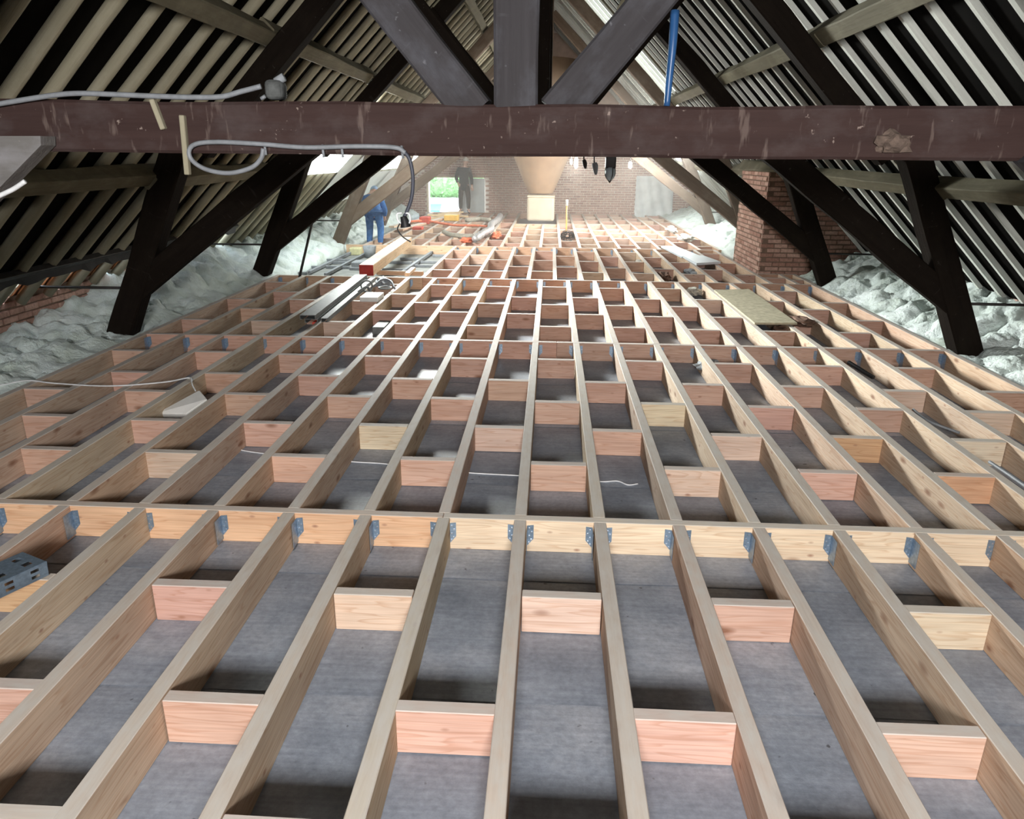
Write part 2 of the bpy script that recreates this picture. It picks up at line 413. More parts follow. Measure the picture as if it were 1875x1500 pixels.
# bricks: 300 singly, the rest as one part
def brick_shape(l=.202, h=.055, d=.03): return box_mesh(l, d, h, .004, 'brick')
def blocked(x, z, hx=.1):
    if DX0-.1 < x < DX1+.1 and z < DZ1+.03: return True
    if RX0-.1 < x < RX1+.1 and z < RZ1+.03: return True
    return abs(x-XC) > ZR-z-.25
cells = []
for r in range(32):
    z = -.11+r*.0715
    for k in range(52):
        x = -5.3+k*.215+(.1075 if r % 2 else 0)+random.uniform(-.006, .006)
        if not blocked(x, z) and z < 2.28: cells.append((x, z))
def near(c): return abs(c[0]-.9)*.8+abs(c[1]-1.0)*1.1
cells.sort(key=near)
for x, z in cells[:280]:
    link('brick', brick_shape(), BRICKF, wb, Matrix.Translation((x, YF-.004+random.uniform(-.004, .003), z)))
bm = bmesh.new()
for x, z in cells[280:]: bbox(bm, x-.1, YF-.02+random.uniform(-.004, .003), z-.0275, x+.1, YF+.01, z+.0275)
tag(link('bricks_beyond', bm_mesh(bm), BRICKF, wb), kind='stuff')
# front gable behind the camera with its window opening
wf = empty('wall_front', (XC, YN, 0), kind='structure')
W0, W1, WZ0, WZ1 = -.55, .65, 1.85, 2.7
for poly in ([(-5.45, DK-.1), (5.2, DK-.1), (5.2, .44), (XC+ZR-WZ0, WZ0), (XC-ZR+WZ0, WZ0), (-5.45, .44)],
             [(XC-ZR+WZ0, WZ0), (W0, WZ0), (W0, WZ1), (XC-ZR+WZ1, WZ1)], [(W1, WZ0), (XC+ZR-WZ0, WZ0), (XC+ZR-WZ1, WZ1), (W1, WZ1)],
             [(XC-ZR+WZ1, WZ1), (XC+ZR-WZ1, WZ1), (XC, ZR+.06)]):
    prism('masonry', poly, YN-.3, YN, MORTARD, wf)
# eave walls
for side, name, x0, x1, zt in ((-1, 'wall_left', -5.55, -5.27, .40), (1, 'wall_right', 5.0, 5.3, .46)):
    e = empty(name, ((x0+x1)/2, 11, 0), kind='structure')
    bm = bmesh.new(); bbox(bm, x0, YN-.3, DK-.1, x1, YF+.3, zt); link('masonry', bm_mesh(bm), MORTARD, e)
    xf = x1 if side < 0 else x0
    for r in range(7):
        z = -.03+r*.0715
        if z > zt-.02: break
        for k in range(22):
            y = 4.9+k*.215+(.1075 if r % 2 else 0)
            M = Matrix.Translation((xf+side*-.002*random.uniform(-2, 4), y, z+random.uniform(-.003, .003))) @ Matrix.Rotation(math.pi/2, 4, 'Z')
            link('brick', brick_shape(), BRICK, e, M)
    # timber wall plate lying on the masonry
    beam('wall_plate', (xf+side*.12, YN, zt+.035), (xf+side*.12, YF, zt+.035), .2, .07, PURL, e)

# ------------------------------------------------------------------ setting: roof
ce = empty('ceiling', (XC, 11, 3), kind='structure')
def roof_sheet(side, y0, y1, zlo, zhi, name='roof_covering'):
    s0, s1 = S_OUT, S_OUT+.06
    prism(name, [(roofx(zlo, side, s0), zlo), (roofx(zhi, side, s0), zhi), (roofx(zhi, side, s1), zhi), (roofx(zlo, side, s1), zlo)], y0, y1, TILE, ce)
# roof lights: (side, y0, y1, zlo, zhi, strength)
LIGHTS = [(-1, 11.9, 14.6, 1.42, 2.30, SKY_L), (-1, 18.2, 22.0, 1.40, 2.45, SKY_L*.35),
          (1, 16.55, 19.0, 1.50, 2.80, SKY_R), (1, 20.3, 22.3, 1.42, 2.45, SKY_R*.5), (1, 15.45, 16.9, 2.95, 4.75, SKY_U)]
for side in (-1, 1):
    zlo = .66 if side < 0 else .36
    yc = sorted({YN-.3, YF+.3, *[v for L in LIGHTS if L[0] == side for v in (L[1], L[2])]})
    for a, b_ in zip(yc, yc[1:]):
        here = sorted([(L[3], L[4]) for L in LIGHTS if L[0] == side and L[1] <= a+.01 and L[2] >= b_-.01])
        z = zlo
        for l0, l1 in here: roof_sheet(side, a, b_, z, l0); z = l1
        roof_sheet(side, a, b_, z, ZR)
PANE = {}
for i, (side, y0, y1, z0, z1, st) in enumerate(LIGHTS):
    wn = empty('window_%d' % (i+1), (roofx((z0+z1)/2, side), (y0+y1)/2, (z0+z1)/2), kind='structure')
    if st not in PANE: PANE[st] = emitter('daylit_roof_pane_%d' % len(PANE), (.93, 1.0, .97), st)
    s0 = S_OUT+.015 if i == 4 else S_IN-.03
    prism('pane', [(roofx(z0, side, s0), z0), (roofx(z1, side, s0), z1), (roofx(z1, side, s0+.02), z1), (roofx(z0, side, s0+.02), z0)], y0, y1, PANE[st], wn)
    for y in (y0, y1): beam('window_frame', (roofx(z0, side, S_OUT), y, z0), (roofx(z1, side, S_OUT), y, z1), .05, .06, PURL, wn, up=(side, 0, 1))
    for z in (z0, z1): beam('window_frame', (roofx(z, side, S_OUT), y0, z), (roofx(z, side, S_OUT), y1, z), .06, .05, PURL, wn, up=(side, 0, 1))
# rafters
RV = {-1: [], 1: []}
for side in (-1, 1):
    for vnt in range(4):
        bm = bmesh.new(); L = (S_IN-.35)*math.sqrt(2); n = 16
        if side < 0:
            rr = [.048, .05, .045, .052][vnt]
            pts = [V((-L/2+L*i/n, noise.noise(V((i*.35, vnt*5, 1)))*.022, noise.noise(V((i*.35, vnt*5, 8)))*.006)) for i in range(n+1)]
            tube_bm(bm, pts, rr, 8, rfun=lambda t, rr=rr, vnt=vnt: rr*(1.1-.2*t)*(1+.12*noise.noise(V((t*9, vnt, 3)))))
            me = bm_mesh(bm, smooth=True)
        else:
            wd, hd = [(.050, .045), (.046, .05), (.058, .042), (.042, .045)][vnt]
            rings = []
            for i in range(n+1):
                x = -L/2+L*i/n; oy = noise.noise(V((i*.3, vnt*7, 2)))*.014; ww = wd*(1+.15*noise.noise(V((i*.5, vnt, 5))))
                rings.append([bm.verts.new((x, oy+a*ww/2, b_*hd/2)) for a, b_ in ((1, 1), (-1, 1), (-1, -1), (1, -1))])
            for a, b_ in zip(rings, rings[1:]):
                for j in range(4): bm.faces.new((a[j], a[(j+1) % 4], b_[(j+1) % 4], b_[j]))
            bm.faces.new(rings[0][::-1]); bm.faces.new(rings[-1]); bmesh.ops.recalc_face_normals(bm, faces=bm.faces[:])
            me = bm_mesh(bm)
        RV[side].append(me)
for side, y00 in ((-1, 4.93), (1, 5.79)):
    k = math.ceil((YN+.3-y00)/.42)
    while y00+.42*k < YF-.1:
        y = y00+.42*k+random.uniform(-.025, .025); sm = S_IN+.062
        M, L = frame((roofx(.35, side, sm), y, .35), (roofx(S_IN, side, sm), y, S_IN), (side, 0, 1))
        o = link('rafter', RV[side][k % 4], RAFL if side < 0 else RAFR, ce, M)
        k += 1
# purlins, one length per truss bay
TY = [3.45, 7.34, 11.2, 15.5, 19.5]
yb = [YN]+TY+[YF]
SP = 5.235                    # centre line of the purlins
for side in (-1, 1):
    for z, sz in ((1.53, .145), (2.78, .15), (4.02, .13)):
        for a, b_ in zip(yb, yb[1:]):
            if side < 0 and z < 2 and a > 11: continue      # covered by the sheeting there
            old_beam('purlin', (roofx(z, side, SP), a-.12, z+random.uniform(-.02, .02)), (roofx(z, side, SP), b_+.12, z+random.uniform(-.02, .02)), sz, sz, PURL, ce, up=(side, 0, 1), rough=.012, n=10, seed=int(z*10)+int(a))
old_beam('ridge_beam', (XC, YN, ZR-.2), (XC, YF, ZR-.2), .14, .18, TRUSSW, ce, n=12)
# eave laths with torn felt, and the lowest course of tiles seen against the daylight on the left
beam('eave_lath', (-4.80, 3.0, .70), (-4.80, 11.5, .70), .05, .06, STEELD, ce, up=(-1, 0, 1))
bm = bmesh.new(); prev = None; n = 60
for i in range(n+1):
    y = 3.0+i*8.5/n; x = -4.80; z0 = .69; dz = .10+.06*noise.noise(V((i*.9, 3, 1)))
    p = [bm.verts.new((x-.004, y, z0)), bm.verts.new((x-.03, y, z0-dz))]
    if prev: bm.faces.new((prev[0], p[0], p[1], prev[1]))
    prev = p
link('torn_felt_strip', bm_mesh(bm), BLACK, ce)
beam('eave_lath', (4.72, 3.0, .72), (4.72, 12.0, .64), .06, .04, RAFR, ce, up=(1, 0, 1))
bm = bmesh.new(); nt_ = 10
for v in range(2):
    for i in range(nt_+1):
        t = i/nt_; bm.verts.new((-.28 if v == 0 else .28, (t-.5)*.40, .05*math.sin(t*math.pi*1.0)-.02))
bm.verts.ensure_lookup_table()
for i in range(nt_): bm.faces.new((bm.verts[i], bm.verts[i+1], bm.verts[nt_+1+i+1], bm.verts[nt_+1+i]))
r = bmesh.ops.solidify(bm, geom=bm.faces[:], thickness=.014)
bmesh.ops.recalc_face_normals(bm, faces=bm.faces[:])
TME = bm_mesh(bm, smooth=True)
for k in range(22):
    y = 2.9+k*.42
    if y > 11.6: break
    M, L = frame((roofx(.66, -1, S_OUT+.05), y, .66), (roofx(.22, -1, S_OUT+.05), y, .22), (-1, 0, 1))
    link('roof_tile', TME, TILEL, ce, M @ Matrix.Translation((.0, 0, -.01)))
for a, b_ in ((YN-.3, 2.7), (11.75, YF+.3)): roof_sheet(-1, a, b_, .30, .66)

# ------------------------------------------------------------------ roof trusses
def truss(i, Y, label, mats, full=True):
    t = empty('roof_truss', (XC, Y, 0), label, 'roof truss', 'roof trusses along the hall')
    mc, mk, ml = mats
    dy = .20
    hw = (S_IN-.29-1.87)+.10
    old_beam('collar_beam', (XC-hw, Y, 1.865), (XC+hw, Y, 1.865), dy, .21, mc, t, n=26, rough=.006, seed=i)
    kx = -.155 if i == 0 else XC-.0
    old_beam('king_post', (kx, Y, 1.95), (kx, Y, 4.95), dy*.95, .19, mk, t, up=(1, 0, 0), seed=i+3)
    for s in (-1, 1):
        # inner braces from the foot of the king post
        x0 = (-.33 if s < 0 else .02) if i == 0 else kx+s*.19
        ang = .87
        p0 = V((x0-s*.0, Y+.012*s, 1.93)); p1 = p0+V((s*math.cos(ang), 0, math.sin(ang)))*2.15
        old_beam('inner_brace', p0, p1, dy*.8, .165, mk, t, up=(-s*math.sin(ang), 0, math.cos(ang)), seed=i+5+s)
        # principal rafter
        so = 5.11-.14
        old_beam('principal_rafter', (roofx(1.78, s, so), Y+.004, 1.78), (roofx(4.9, s, so), Y+.004, 4.9), dy*.9, .20, ml, t, up=(s, 0, 1), seed=i+7+s)
        # leg
        xt, xb = 3.43, 4.25
        a = V((XC+s*(xt-.10), Y-.006, 1.98)); b_ = V((XC+s*(xb+.035), Y-.006, -.10))
        dirn = (b_-a).normalized()
        old_beam('leg', a, b_, dy*1.05, .235, ml, t, up=(-dirn.z*s*-1, 0, dirn.x*s*-1) if False else V((0, 1, 0)).cross(dirn), n=12, seed=i+11+s)
        # knee brace between leg and collar
        q0 = V((XC+s*2.155, Y-(.13 if i == 0 else .02), 1.82)); q1 = V((XC+s*4.04, Y-.02, .43))
        dq = (q1-q0).normalized()
        if i == 0 and s < 0:
            prism('knee_brace', [(-2.9, 1.815), (-2.155, 1.822), (-2.16, 1.785), (-3.95, .36), (-4.2, .60), (-2.9, 1.70)], Y-.21, Y-.11, GREYB, t)
        else: old_beam('knee_brace', q0-dq*.04, q1, dy*.8, .225, mk if i == 0 else ml, t, up=V((0, 1, 0)).cross(dq), n=14, seed=i+13+s)
        # iron tie to the eave wall
        bm = bmesh.new(); tube_bm(bm, [(XC+s*4.05, Y-.03, .455), (XC+s*5.12, Y-.03, .45)], .014, 8)
        link('tie_rod', bm_mesh(bm, smooth=True), STEELD, t)
    return t
FARM = HAZEW
truss(0, TY[0], 'roof truss nearest the camera, reddish brown collar spanning the whole picture', (COLLAR, BLACKW, TRUSSW))
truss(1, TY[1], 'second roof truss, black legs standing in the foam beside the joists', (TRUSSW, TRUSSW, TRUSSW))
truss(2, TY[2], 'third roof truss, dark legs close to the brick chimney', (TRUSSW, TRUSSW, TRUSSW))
truss(3, TY[3], 'fourth roof truss, greyish brown brace in front of the blue trousered person', (HAZEW, HAZEW, HAZEW))
truss(4, TY[4], 'farthest roof truss, pale beige in the haze before the end wall', (HAZEW, HAZEW, HAZEW))

# ------------------------------------------------------------------ joist frames
PINK, PALE, CREAMW, ORNG, OLIV = (.58, .395, .325), (.66, .53, .44), (.72, .64, .49), (.62, .41, .26), (.47, .37, .29)
def jit(c, a=.07):
    k = 1+random.uniform(-a, a); return tuple(min(1, q*k*(1+random.uniform(-.03, .03))) for q in c)
JW, JH, NT = .062, .18, .056
def joist(e, x, y0, y1, col=None):
    return beam('joist', (x, y0, -JH/2), (x, y1, -JH/2), JW, JH, FIR, e, color=jit(col or random.choice(((.56, .45, .35), (.60, .49, .37), (.58, .43, .33), (.54, .44, .34)))))
def noggin(e, xa, xb, y, col=None):
    if col is None:
        u = random.random(); col = PINK if u < .93 else PALE
    dz = random.uniform(-.004, .002)
    L = xb-xa-JW-.002; xm = (xa+xb)/2
    o = link('noggin', box_mesh(L, NT, JH-.004, .003, 'fir'), FIR, e, Matrix.Translation((xm, y+NT/2, -JH/2+dz)) @ Matrix.Rotation(random.uniform(-.008, .008), 4, 'Z'), jit(col))
    if col in (CREAMW, ORNG): o['label'] = 'cream coloured noggin' if col is CREAMW else 'orange toned noggin'
    return o
HEAD = []
def header(e, x0, x1, yf, cols):
    xs = [x0]+[c[0] for c in cols[:-1]]+[x1]
    HEAD.clear()
    for i in range(len(xs)-1):
        HEAD.append((xs[i], xs[i+1])); HEAD[-1] += (None,)
        HEAD[-1] = (xs[i], xs[i+1], beam('header_beam', (xs[i], yf+NT/2, -JH/2), (xs[i+1]-.002, yf+NT/2, -JH/2), NT, JH, FIR, e, color=cols[i][1]))
def hanger_mesh():
    bm = bmesh.new(); hw = JW/2+.0016; t = .0016; zt, zb = -.030, -.165
    nail = []
    for s in (-1, 1):
        # flange on the header face (face at y=0, joist comes from -y)
        poly = [(s*hw, zt), (s*(hw+.034), zt+.004), (s*(hw+.034), zt-.075), (s*(hw+.004), zt-.112), (s*hw, zt-.112)]
        A = [bm.verts.new((x, -.0005, z)) for x, z in poly]; B = [bm.verts.new((x, -.0005-t, z)) for x, z in poly]
        bm.faces.new(A); bm.faces.new(B[::-1])
        for i in range(5): j = (i+1) % 5; bm.faces.new((A[i], B[i], B[j], A[j]))
        x0, x1 = sorted((s*hw, s*(hw+t)))
        bbox(bm, x0, -.075, zb, x1, -.0005, zt)                      # cheek along the joist
        for zz, xx in ((zt-.015, .012), (zt-.035, .024), (zt-.058, .012), (zt-.078, .022), (zt-.095, .010)):
            nail.append((s*(hw+xx), zz))
    bbox(bm, -hw-t, -.075, -JH-.0015, hw+t, -.0005, -JH+.0003)       # seat
    bmesh.ops.recalc_face_normals(bm, faces=bm.faces[:])
    nf = len(bm.faces)
    for x, z in nail:
        bbox(bm, x-.0032, -.0048, z-.0032, x+.0032, -.001, z+.0032)
    me = bm_mesh(bm); me.materials.append(GALV); me.materials.append(NAILM)
    for i, p in enumerate(me.polygons): p.material_index = 0 if i < nf else 1
    return me
HM = hanger_mesh()
def hangers(e, xs, yf):
    for x in xs: link('joist_hanger', HM, None, next((h for a, b_, h in HEAD if a <= x <= b_), e), Matrix.Translation((x, yf, 0)))
X12 = [-.11+.4*i for i in range(-10, 11)]
Y1, Y2, Y3, Y4 = 3.42, 7.25, 11.17, 15.30
def section(name_label, xs, y0, y1, rows_even, rows_odd, par0, skip=None, special=None):
    e = empty('joist_frame', ((xs[0]+xs[-1])/2, (y0+y1)/2, DK), name_label, 'joist frame', 'new timber floor frames')
    for x in xs: joist(e, x+random.uniform(-.006, .006), y0, y1)
    for k in range(len(xs)-1):
        for j, y in enumerate(rows_even if (k+par0) % 2 == 0 else rows_odd):
            if skip and skip(xs[k], y): continue
            col = special.get((k, round(y, 2))) if special else None
            noggin(e, xs[k], xs[k+1], y+random.uniform(-.02, .02), col)
    return e
# parity: bay left index i = k-10 ; even i <-> even k
e0 = section('joist frame nearest the camera, in front of the first row of blue hangers', X12, -1.2, Y1, [2.71, 1.51, .35, -.8], [2.03, .86, -.3], 0,
             special={(14, 2.71): CREAMW, (8, 2.71): PALE, (10, 2.71): PALE, (6, 1.51): PALE, (4, 2.71): ORNG})
header(e0, X12[0]-.3, X12[-1]+.3, Y1, [(-.51, (.74, .50, .33)), (9, (.80, .68, .52))])
hangers(e0, X12, Y1)
e1 = section('joist frame between the first and second rows of blue hangers', X12, Y1+NT, Y2, [6.58, 5.37, 4.16], [5.89, 4.75], 0,
             special={(9, 4.75): PALE, (7, 4.75): CREAMW, (12, 5.37): CREAMW, (12, 4.16): PALE, (16, 4.16): ORNG, (17, 4.75): CREAMW, (15, 4.75): ORNG, (4, 4.16): PALE})
header(e1, X12[0]-.03, X12[-1]+.03, Y2, [(0.1, (.60, .39, .32)), (9, (.56, .40, .33))])
hangers(e1, X12, Y2)
e2 = section('joist frame with staggered noggins between second and third hanger rows', X12, Y2+NT, Y3, [10.55, 9.23, 7.97], [9.75, 8.64], 0)
header(e2, X12[0]-.03, X12[-1]+.03, Y3, [(-1.9, (.64, .46, .33)), (.7, (.62, .40, .30)), (9, (.58, .39, .30))])
hangers(e2, X12, Y3)
X3 = [-1.90+.4*k for k in range(14)]      # to 3.30
e3 = section('joist frame left of the brick chimney with the white panel on it', X3, Y3+NT, Y4, [14.72, 13.35, 12.01], [14.0, 12.55], 0)
joist(e3, 3.69, Y3+NT, 12.16); joist(e3, 3.92, Y3+NT, 12.16); noggin(e3, 3.30, 3.69, 11.75); noggin(e3, 3.69, 3.92, 11.6)
beam('header_beam', (3.335, 12.19, -.09), (3.95, 12.19, -.09), NT, JH, FIR, e3, color=(.5, .33, .24))
header(e3, -4.15, -1.94, Y4, [(9, (.76, .57, .40))])
header(e3, -1.93, 3.33, Y4, [(.4, (.70, .47, .33)), (9, (.68, .47, .34))])
hangers(e3, X3[:-1], Y4)
X4 = [.22+.4*k for k in range(-10, 9)]
e4 = empty('joist_frame', (0, 20, DK), 'brightly lit joist frame reaching the far brick wall', 'joist frame', 'new timber floor frames')
YB = 20.66
for k, x in enumerate(X4):
    opening = -.7 < x < .1
    joist(e4, x, Y4+NT, YB if opening else YF-.06, (.60, .45, .34))
rowsA, rowsB = [16.58, 17.81, 19.16, 20.97, 22.3, 23.6], [15.96, 17.26, 18.46, 19.53, 20.7, 21.85, 23.05, 24.2]
for k in range(len(X4)-1):
    for y in (rowsA if k % 2 == 0 else rowsB):
        xm = (X4[k]+X4[k+1])/2
        if -1.0 < xm < .2 and y > YB-.3: continue
        noggin(e4, X4[k], X4[k+1], y+random.uniform(-.03, .03), PINK if random.random() < .7 else PALE)
beam('header_beam', (-.98+.031, YB+NT/2, -.09), (.22-.031, YB+NT/2, -.09), NT, JH, FIR, e4, color=(.76, .6, .45))
beam('header_beam', (X4[0], YF-.035, -.09), (X4[-1], YF-.035, -.09), .05, JH, FIR, e4, color=(.6, .42, .33))
hangers(e4, X4, YF-.06) if False else None

# laths of the old floor in the open bay
for i, (p, q, lab) in enumerate((((566, 499), (644, 462), 'long grey floor lath nearest the left foam in the open bay'), ((596, 503), (671, 464), 'long grey floor lath left of the red ended timber'),
             ((735, 500), (795, 459), 'long grey floor lath right of the red ended timber'))):
    a, b_ = at(*p, -.13), at(*q, -.13)
    tag(beam('floor_lath', a, b_, .05, .05, GREYST), lab, 'lath', 'laths of the old floor')
cr = [((512, 500), (566, 499)), ((590, 476), (645, 478)), ((597, 489), (640, 490)), ((550, 489), (585, 489)), ((608, 481), (637, 481)), ((640, 492), (660, 492)), ((690, 480), (755, 481)), ((700, 494), (740, 495)), ((770, 480), (805, 481)), ((757, 487), (793, 487)), ((792, 468), (820, 468)), ((733, 474), (765, 475))]
oo = empty('floor_grid', (-3.2, 13, DK+.012), 'grey cross laths lying on pale concrete around the red ended timber', 'floor grid')
for p, q in cr:
    a, b_ = at(*p, -.145), at(*q, -.145); b_.y = a.y
    beam('cross_lath', a, b_, .05, .045, GREYST, oo)
tag(beam('floor_lath', at(690, 499, -.06), at(775, 501, -.06), .06, .07, FIR, color=(.7, .5, .36)), 'short new lath just beyond the third hanger row', 'lath')
tag(beam('timber_offcut', at(745, 503, .02), at(757, 492, .02), .07, .05, FIR, color=(.8, .65, .48)), 'pale timber offcut at the edge of the open bay', 'offcut')

# ------------------------------------------------------------------ foam along both eaves
def foam(side, xi, xo, y0, y1, label, zedge=-.03, ztop=.34):
    bm = bmesh.new(); nu, nv = 44, int((y1-y0)/.035)
    rows = []
    for j in range(nv+1):
        y = y0+(y1-y0)*j/nv; row = []
        for i in range(nu+1):
            u = i/nu; x = xi+(xo-xi)*u
            zt = ztop if side > 0 and y > 13 else .10+(ztop-.10)*max(0, min(1, (y-7.2)/1.8))
            h = zedge+(zt-zedge)*(u**1.15)
            p = V((x*2.2, y*1.6, side*5))
            q = V((x+.10*noise.noise(p*2), y+.10*noise.noise(p*2+V((9, 0, 0))), side*3.0))
            d1 = noise.voronoi(q*3.6)[0][0]; d2 = noise.voronoi(q*8.5)[0][0]
            lump = noise.noise(p)*.08+.11*(1-min(1, d1*1.25)**2)-.07+.04*(1-min(1, d2*1.25)**2)+noise.noise(p*9)*.010
            wv = noise.noise(V((y*.45, side*3, 2)))*.10
            h += (lump+wv*u)*(min(1, u*5)+.12)
            if u < .02: h = DK
            row.append(bm.verts.new((x+noise.noise(p*3)*.03*(1 if u > .05 else 0), y, max(h, DK-.01))))
        rows.append(row)
    for a, b_ in zip(rows, rows[1:]):
        for i in range(nu): bm.faces.new((a[i], a[i+1], b_[i+1], b_[i]))
    bmesh.ops.recalc_face_normals(bm, faces=bm.faces[:])
    if bm.faces[0].normal.z < 0: bmesh.ops.reverse_faces(bm, faces=bm.faces[:])
    o = link('spray_foam', bm_mesh(bm, smooth=True), FOAM)
    return tag(o, label, 'insulation foam', 'sprayed foam along the eaves', 'stuff')
foam(-1, -4.17, -5.29, 1.5, 24.4, 'lumpy pale sprayed foam along the left eave wall', ztop=.44)
foam(1, 3.955, 5.02, 1.5, 12.1, 'lumpy pale sprayed foam from the right eave wall up to the brick chimney', ztop=.46)
foam(1, 3.45, 5.02, 14.05, 24.4, 'bright sprayed foam on the right beyond the brick chimney', ztop=.55)

# ------------------------------------------------------------------ dust haze hanging in the far half of the loft
hm = D.materials.new('dust_haze'); hm.use_nodes = True; hn = hm.node_tree; hn.nodes.clear()
ho = hn.nodes.new('ShaderNodeOutputMaterial'); hv = hn.nodes.new('ShaderNodeVolumeScatter')
hv.inputs['Color'].default_value = (1.0, .97, .93, 1); hv.inputs['Density'].default_value = .015; hv.inputs['Anisotropy'].default_value = .2
hn.links.new(hv.outputs[0], ho.inputs['Volume'])
bm = bmesh.new()
hp = [(-5.2, DK+.0), (4.95, DK), (4.95, .35), (XC+S_IN-3.2, 3.2), (XC-S_IN+3.2, 3.2), (-5.2, .35)]
hz = prism('dust_haze', hp, 13.6, YF-.005, hm); tag(hz, 'thin dusty haze filling the far half of the loft', 'haze', kind='stuff')
bm.free()
# bare working bulbs hung in the far part of the loft
BULB = emitter('lit_bulb', (1, .96, .9), 14)
for px_, py_, Y_, wd, ht, lab in ((1046, 296, 19.0, .06, .12, 'small lit bulb hanging left of the silo lamp tube'), (1055, 298, 19.0, .09, .24, 'lit white tube lamp hanging right of the silo'), (1154, 302, 19.0, .09, .15, 'lit round bulb hanging high on the right before the end wall')):
    p = atY(px_, py_, Y_); t = empty('work_lamp', p, lab, 'lamp', 'lit work lamps far down the loft')
    tube('flex', [p+V((0, 0, ht*.5)), p+V((0, 0, .45))], .008, BLACK, t, smooth=False)
    tube('bulb', [p+V((0, 0, -ht*.5)), p+V((0, 0, 0)), p+V((0, 0, ht*.5))], wd*.5, BULB, t, rfun=lambda q, wd=wd: wd*(.5 if .1 < q < .9 else .3))
    l = D.lights.new('work_light', 'POINT'); l.energy = 120*(ht/.2); l.color = (1, .94, .86); l.shadow_soft_size = .05
    lo = D.objects.new('work_light', l); C.objects.link(lo); lo.location = p+V((0, -.10, -ht*.5-.03))
# ------------------------------------------------------------------ chimney
ch = empty('chimney', (4.25, 13.1, DK), 'dark red brick chimney standing right of the joists by the third truss', 'chimney')
CX0, CX1, CY0, CY1, CT = 3.36, 5.0, 12.24, 14.0, 1.55
bm = bmesh.new(); bbox(bm, CX0+.012, CY0+.012, DK, CX1, CY1, CT); link('core', bm_mesh(bm), MORTARD, ch)
for r in range(24):
    z = DK+.04+r*.0722
    if z > CT-.02: break
    for k in range(8):
        x = CX0+.1+k*.215+(-.1075 if r % 2 else 0)
        if x-.1 < CX0-.001: continue
        if x+.1 > CX1: break
        link('brick', brick_shape(), BRICKD, ch, Matrix.Translation((x, CY0+.010+random.uniform(-.003, .003), z)))
    for k in range(9):
        y = CY0+.1+k*.215+(0 if r % 2 else .1075)
        if y+.1 > CY1: break
        link('brick', brick_shape(), BRICKD, ch, Matrix.Translation((CX0+.010+random.uniform(-.003, .003), y, z)) @ Matrix.Rotation(math.pi/2, 4, 'Z'))
# mortared slope over it
bm = bmesh.new(); bbox(bm, CX0-.10, CY0-.1, CT, CX1, CY1+.1, CT+.16)
for v in bm.verts:
    if v.co.z > CT+.1 and v.co.x < 4: v.co.x += .12
bmesh.ops.subdivide_edges(bm, edges=bm.edges[:], cuts=4, use_grid_fill=True)
for v in bm.verts: v.co += V((noise.noise(v.co*4), noise.noise(v.co*4+V((5, 0, 0))), noise.noise(v.co*4+V((0, 7, 0)))))*.03
link('mortar_cap', bm_mesh(bm, smooth=True), PURL, ch)
# ------------------------------------------------------------------ silo and bucket
si = empty('silo', (-.29, 22.2, .7), 'tan conical silo hopper hanging in front of the far brick wall', 'silo')
def lathe(name, prof, mat, parent, cx, cy, seg=40, smooth=True):
    bm = bmesh.new(); rings = []
    for r_, z in prof: rings.append([bm.verts.new((cx+r_*math.cos(2*math.pi*k/seg), cy+r_*math.sin(2*math.pi*k/seg), z)) for k in range(seg)])
    for a, b_ in zip(rings, rings[1:]):
        for k in range(seg): bm.faces.new((a[k], a[(k+1) % seg], b_[(k+1) % seg], b_[k]))
    bm.faces.new(rings[0]); bm.faces.new(rings[-1])
    bmesh.ops.recalc_face_normals(bm, faces=bm.faces[:])
    return link(name, bm_mesh(bm, smooth=smooth), mat, parent)
lathe('cone', [(.30, .73), (.35, .735), (.36, .76), (.44, .92), (.60, 1.3), (.75, 1.65), (.90, 2.02)], SILO, si, -.29, 22.2)
lathe('drum', [(.905, 2.02), (.905, 4.2)], SILO, si, -.29, 22.2)
lathe('rim', [(.935, 2.0), (.935, 2.06)], GALVG, si, -.29, 22.2)
def rbox(name, x0, y0, z0, x1, y1, z1, bev, mat, parent=None, seg=3, M=None):
    bm = bmesh.new(); bbox(bm, x0, y0, z0, x1, y1, z1)
    bmesh.ops.bevel(bm, geom=bm.edges[:], offset=bev, segments=seg, affect='EDGES', profile=.5)
    return link(name, bm_mesh(bm, smooth=False), mat, parent, M)
bu = empty('tub', (-.28, 21.9, 0), 'square cream plastic tub standing under the silo cone', 'tub')
rbox('body', -.655, 21.55, .0, .115, 22.3, .66, .07, CREAM, bu)
rbox('lid', -.66, 21.545, .64, .12, 22.305, .70, .03, CREAM, bu)

# ------------------------------------------------------------------ openings in the end wall
d1 = empty('door_1', (-2.5, YF, 0), kind='structure')
rbox('door_leaf', -2.90, YF-.10, .0, -2.10, YF-.06, 1.05, .008, GREYSH, d1, 1)
for a, b_ in (((-3.93, YF-.02, .0), (-3.93, YF-.02, 1.1)), ): beam('door_frame', a, b_, .07, .06, FIR, d1, up=(0, 1, 0), color=(.85, .78, .62))
beam('door_frame', (-3.96, YF-.02, 1.09), (-2.1, YF-.02, 1.09), .07, .06, FIR, d1, color=(.6, .5, .4))
w6 = empty('window_6', (3.2, YF, .5), kind='structure')
bm = bmesh.new(); nx, nz = 18, 14; rows = []
for j in range(nz+1):
    row = []
    for i in range(nx+1):
        x = RX0-.12+(RX1-RX0+.3)*i/nx; z = -.06+1.24*j/nz
        y = YF-.10+.03*math.sin(i*1.3+.4*j)*(1-.4*j/nz)+.03*noise.noise(V((x*3, z*2.2, 1)))-.10*max(0, 1-j/3)
        row.append(bm.verts.new((x, y, z)))
    rows.append(row)
for a, b_ in zip(rows, rows[1:]):
    for i in range(nx): bm.faces.new((a[i], a[i+1], b_[i+1], b_[i]))
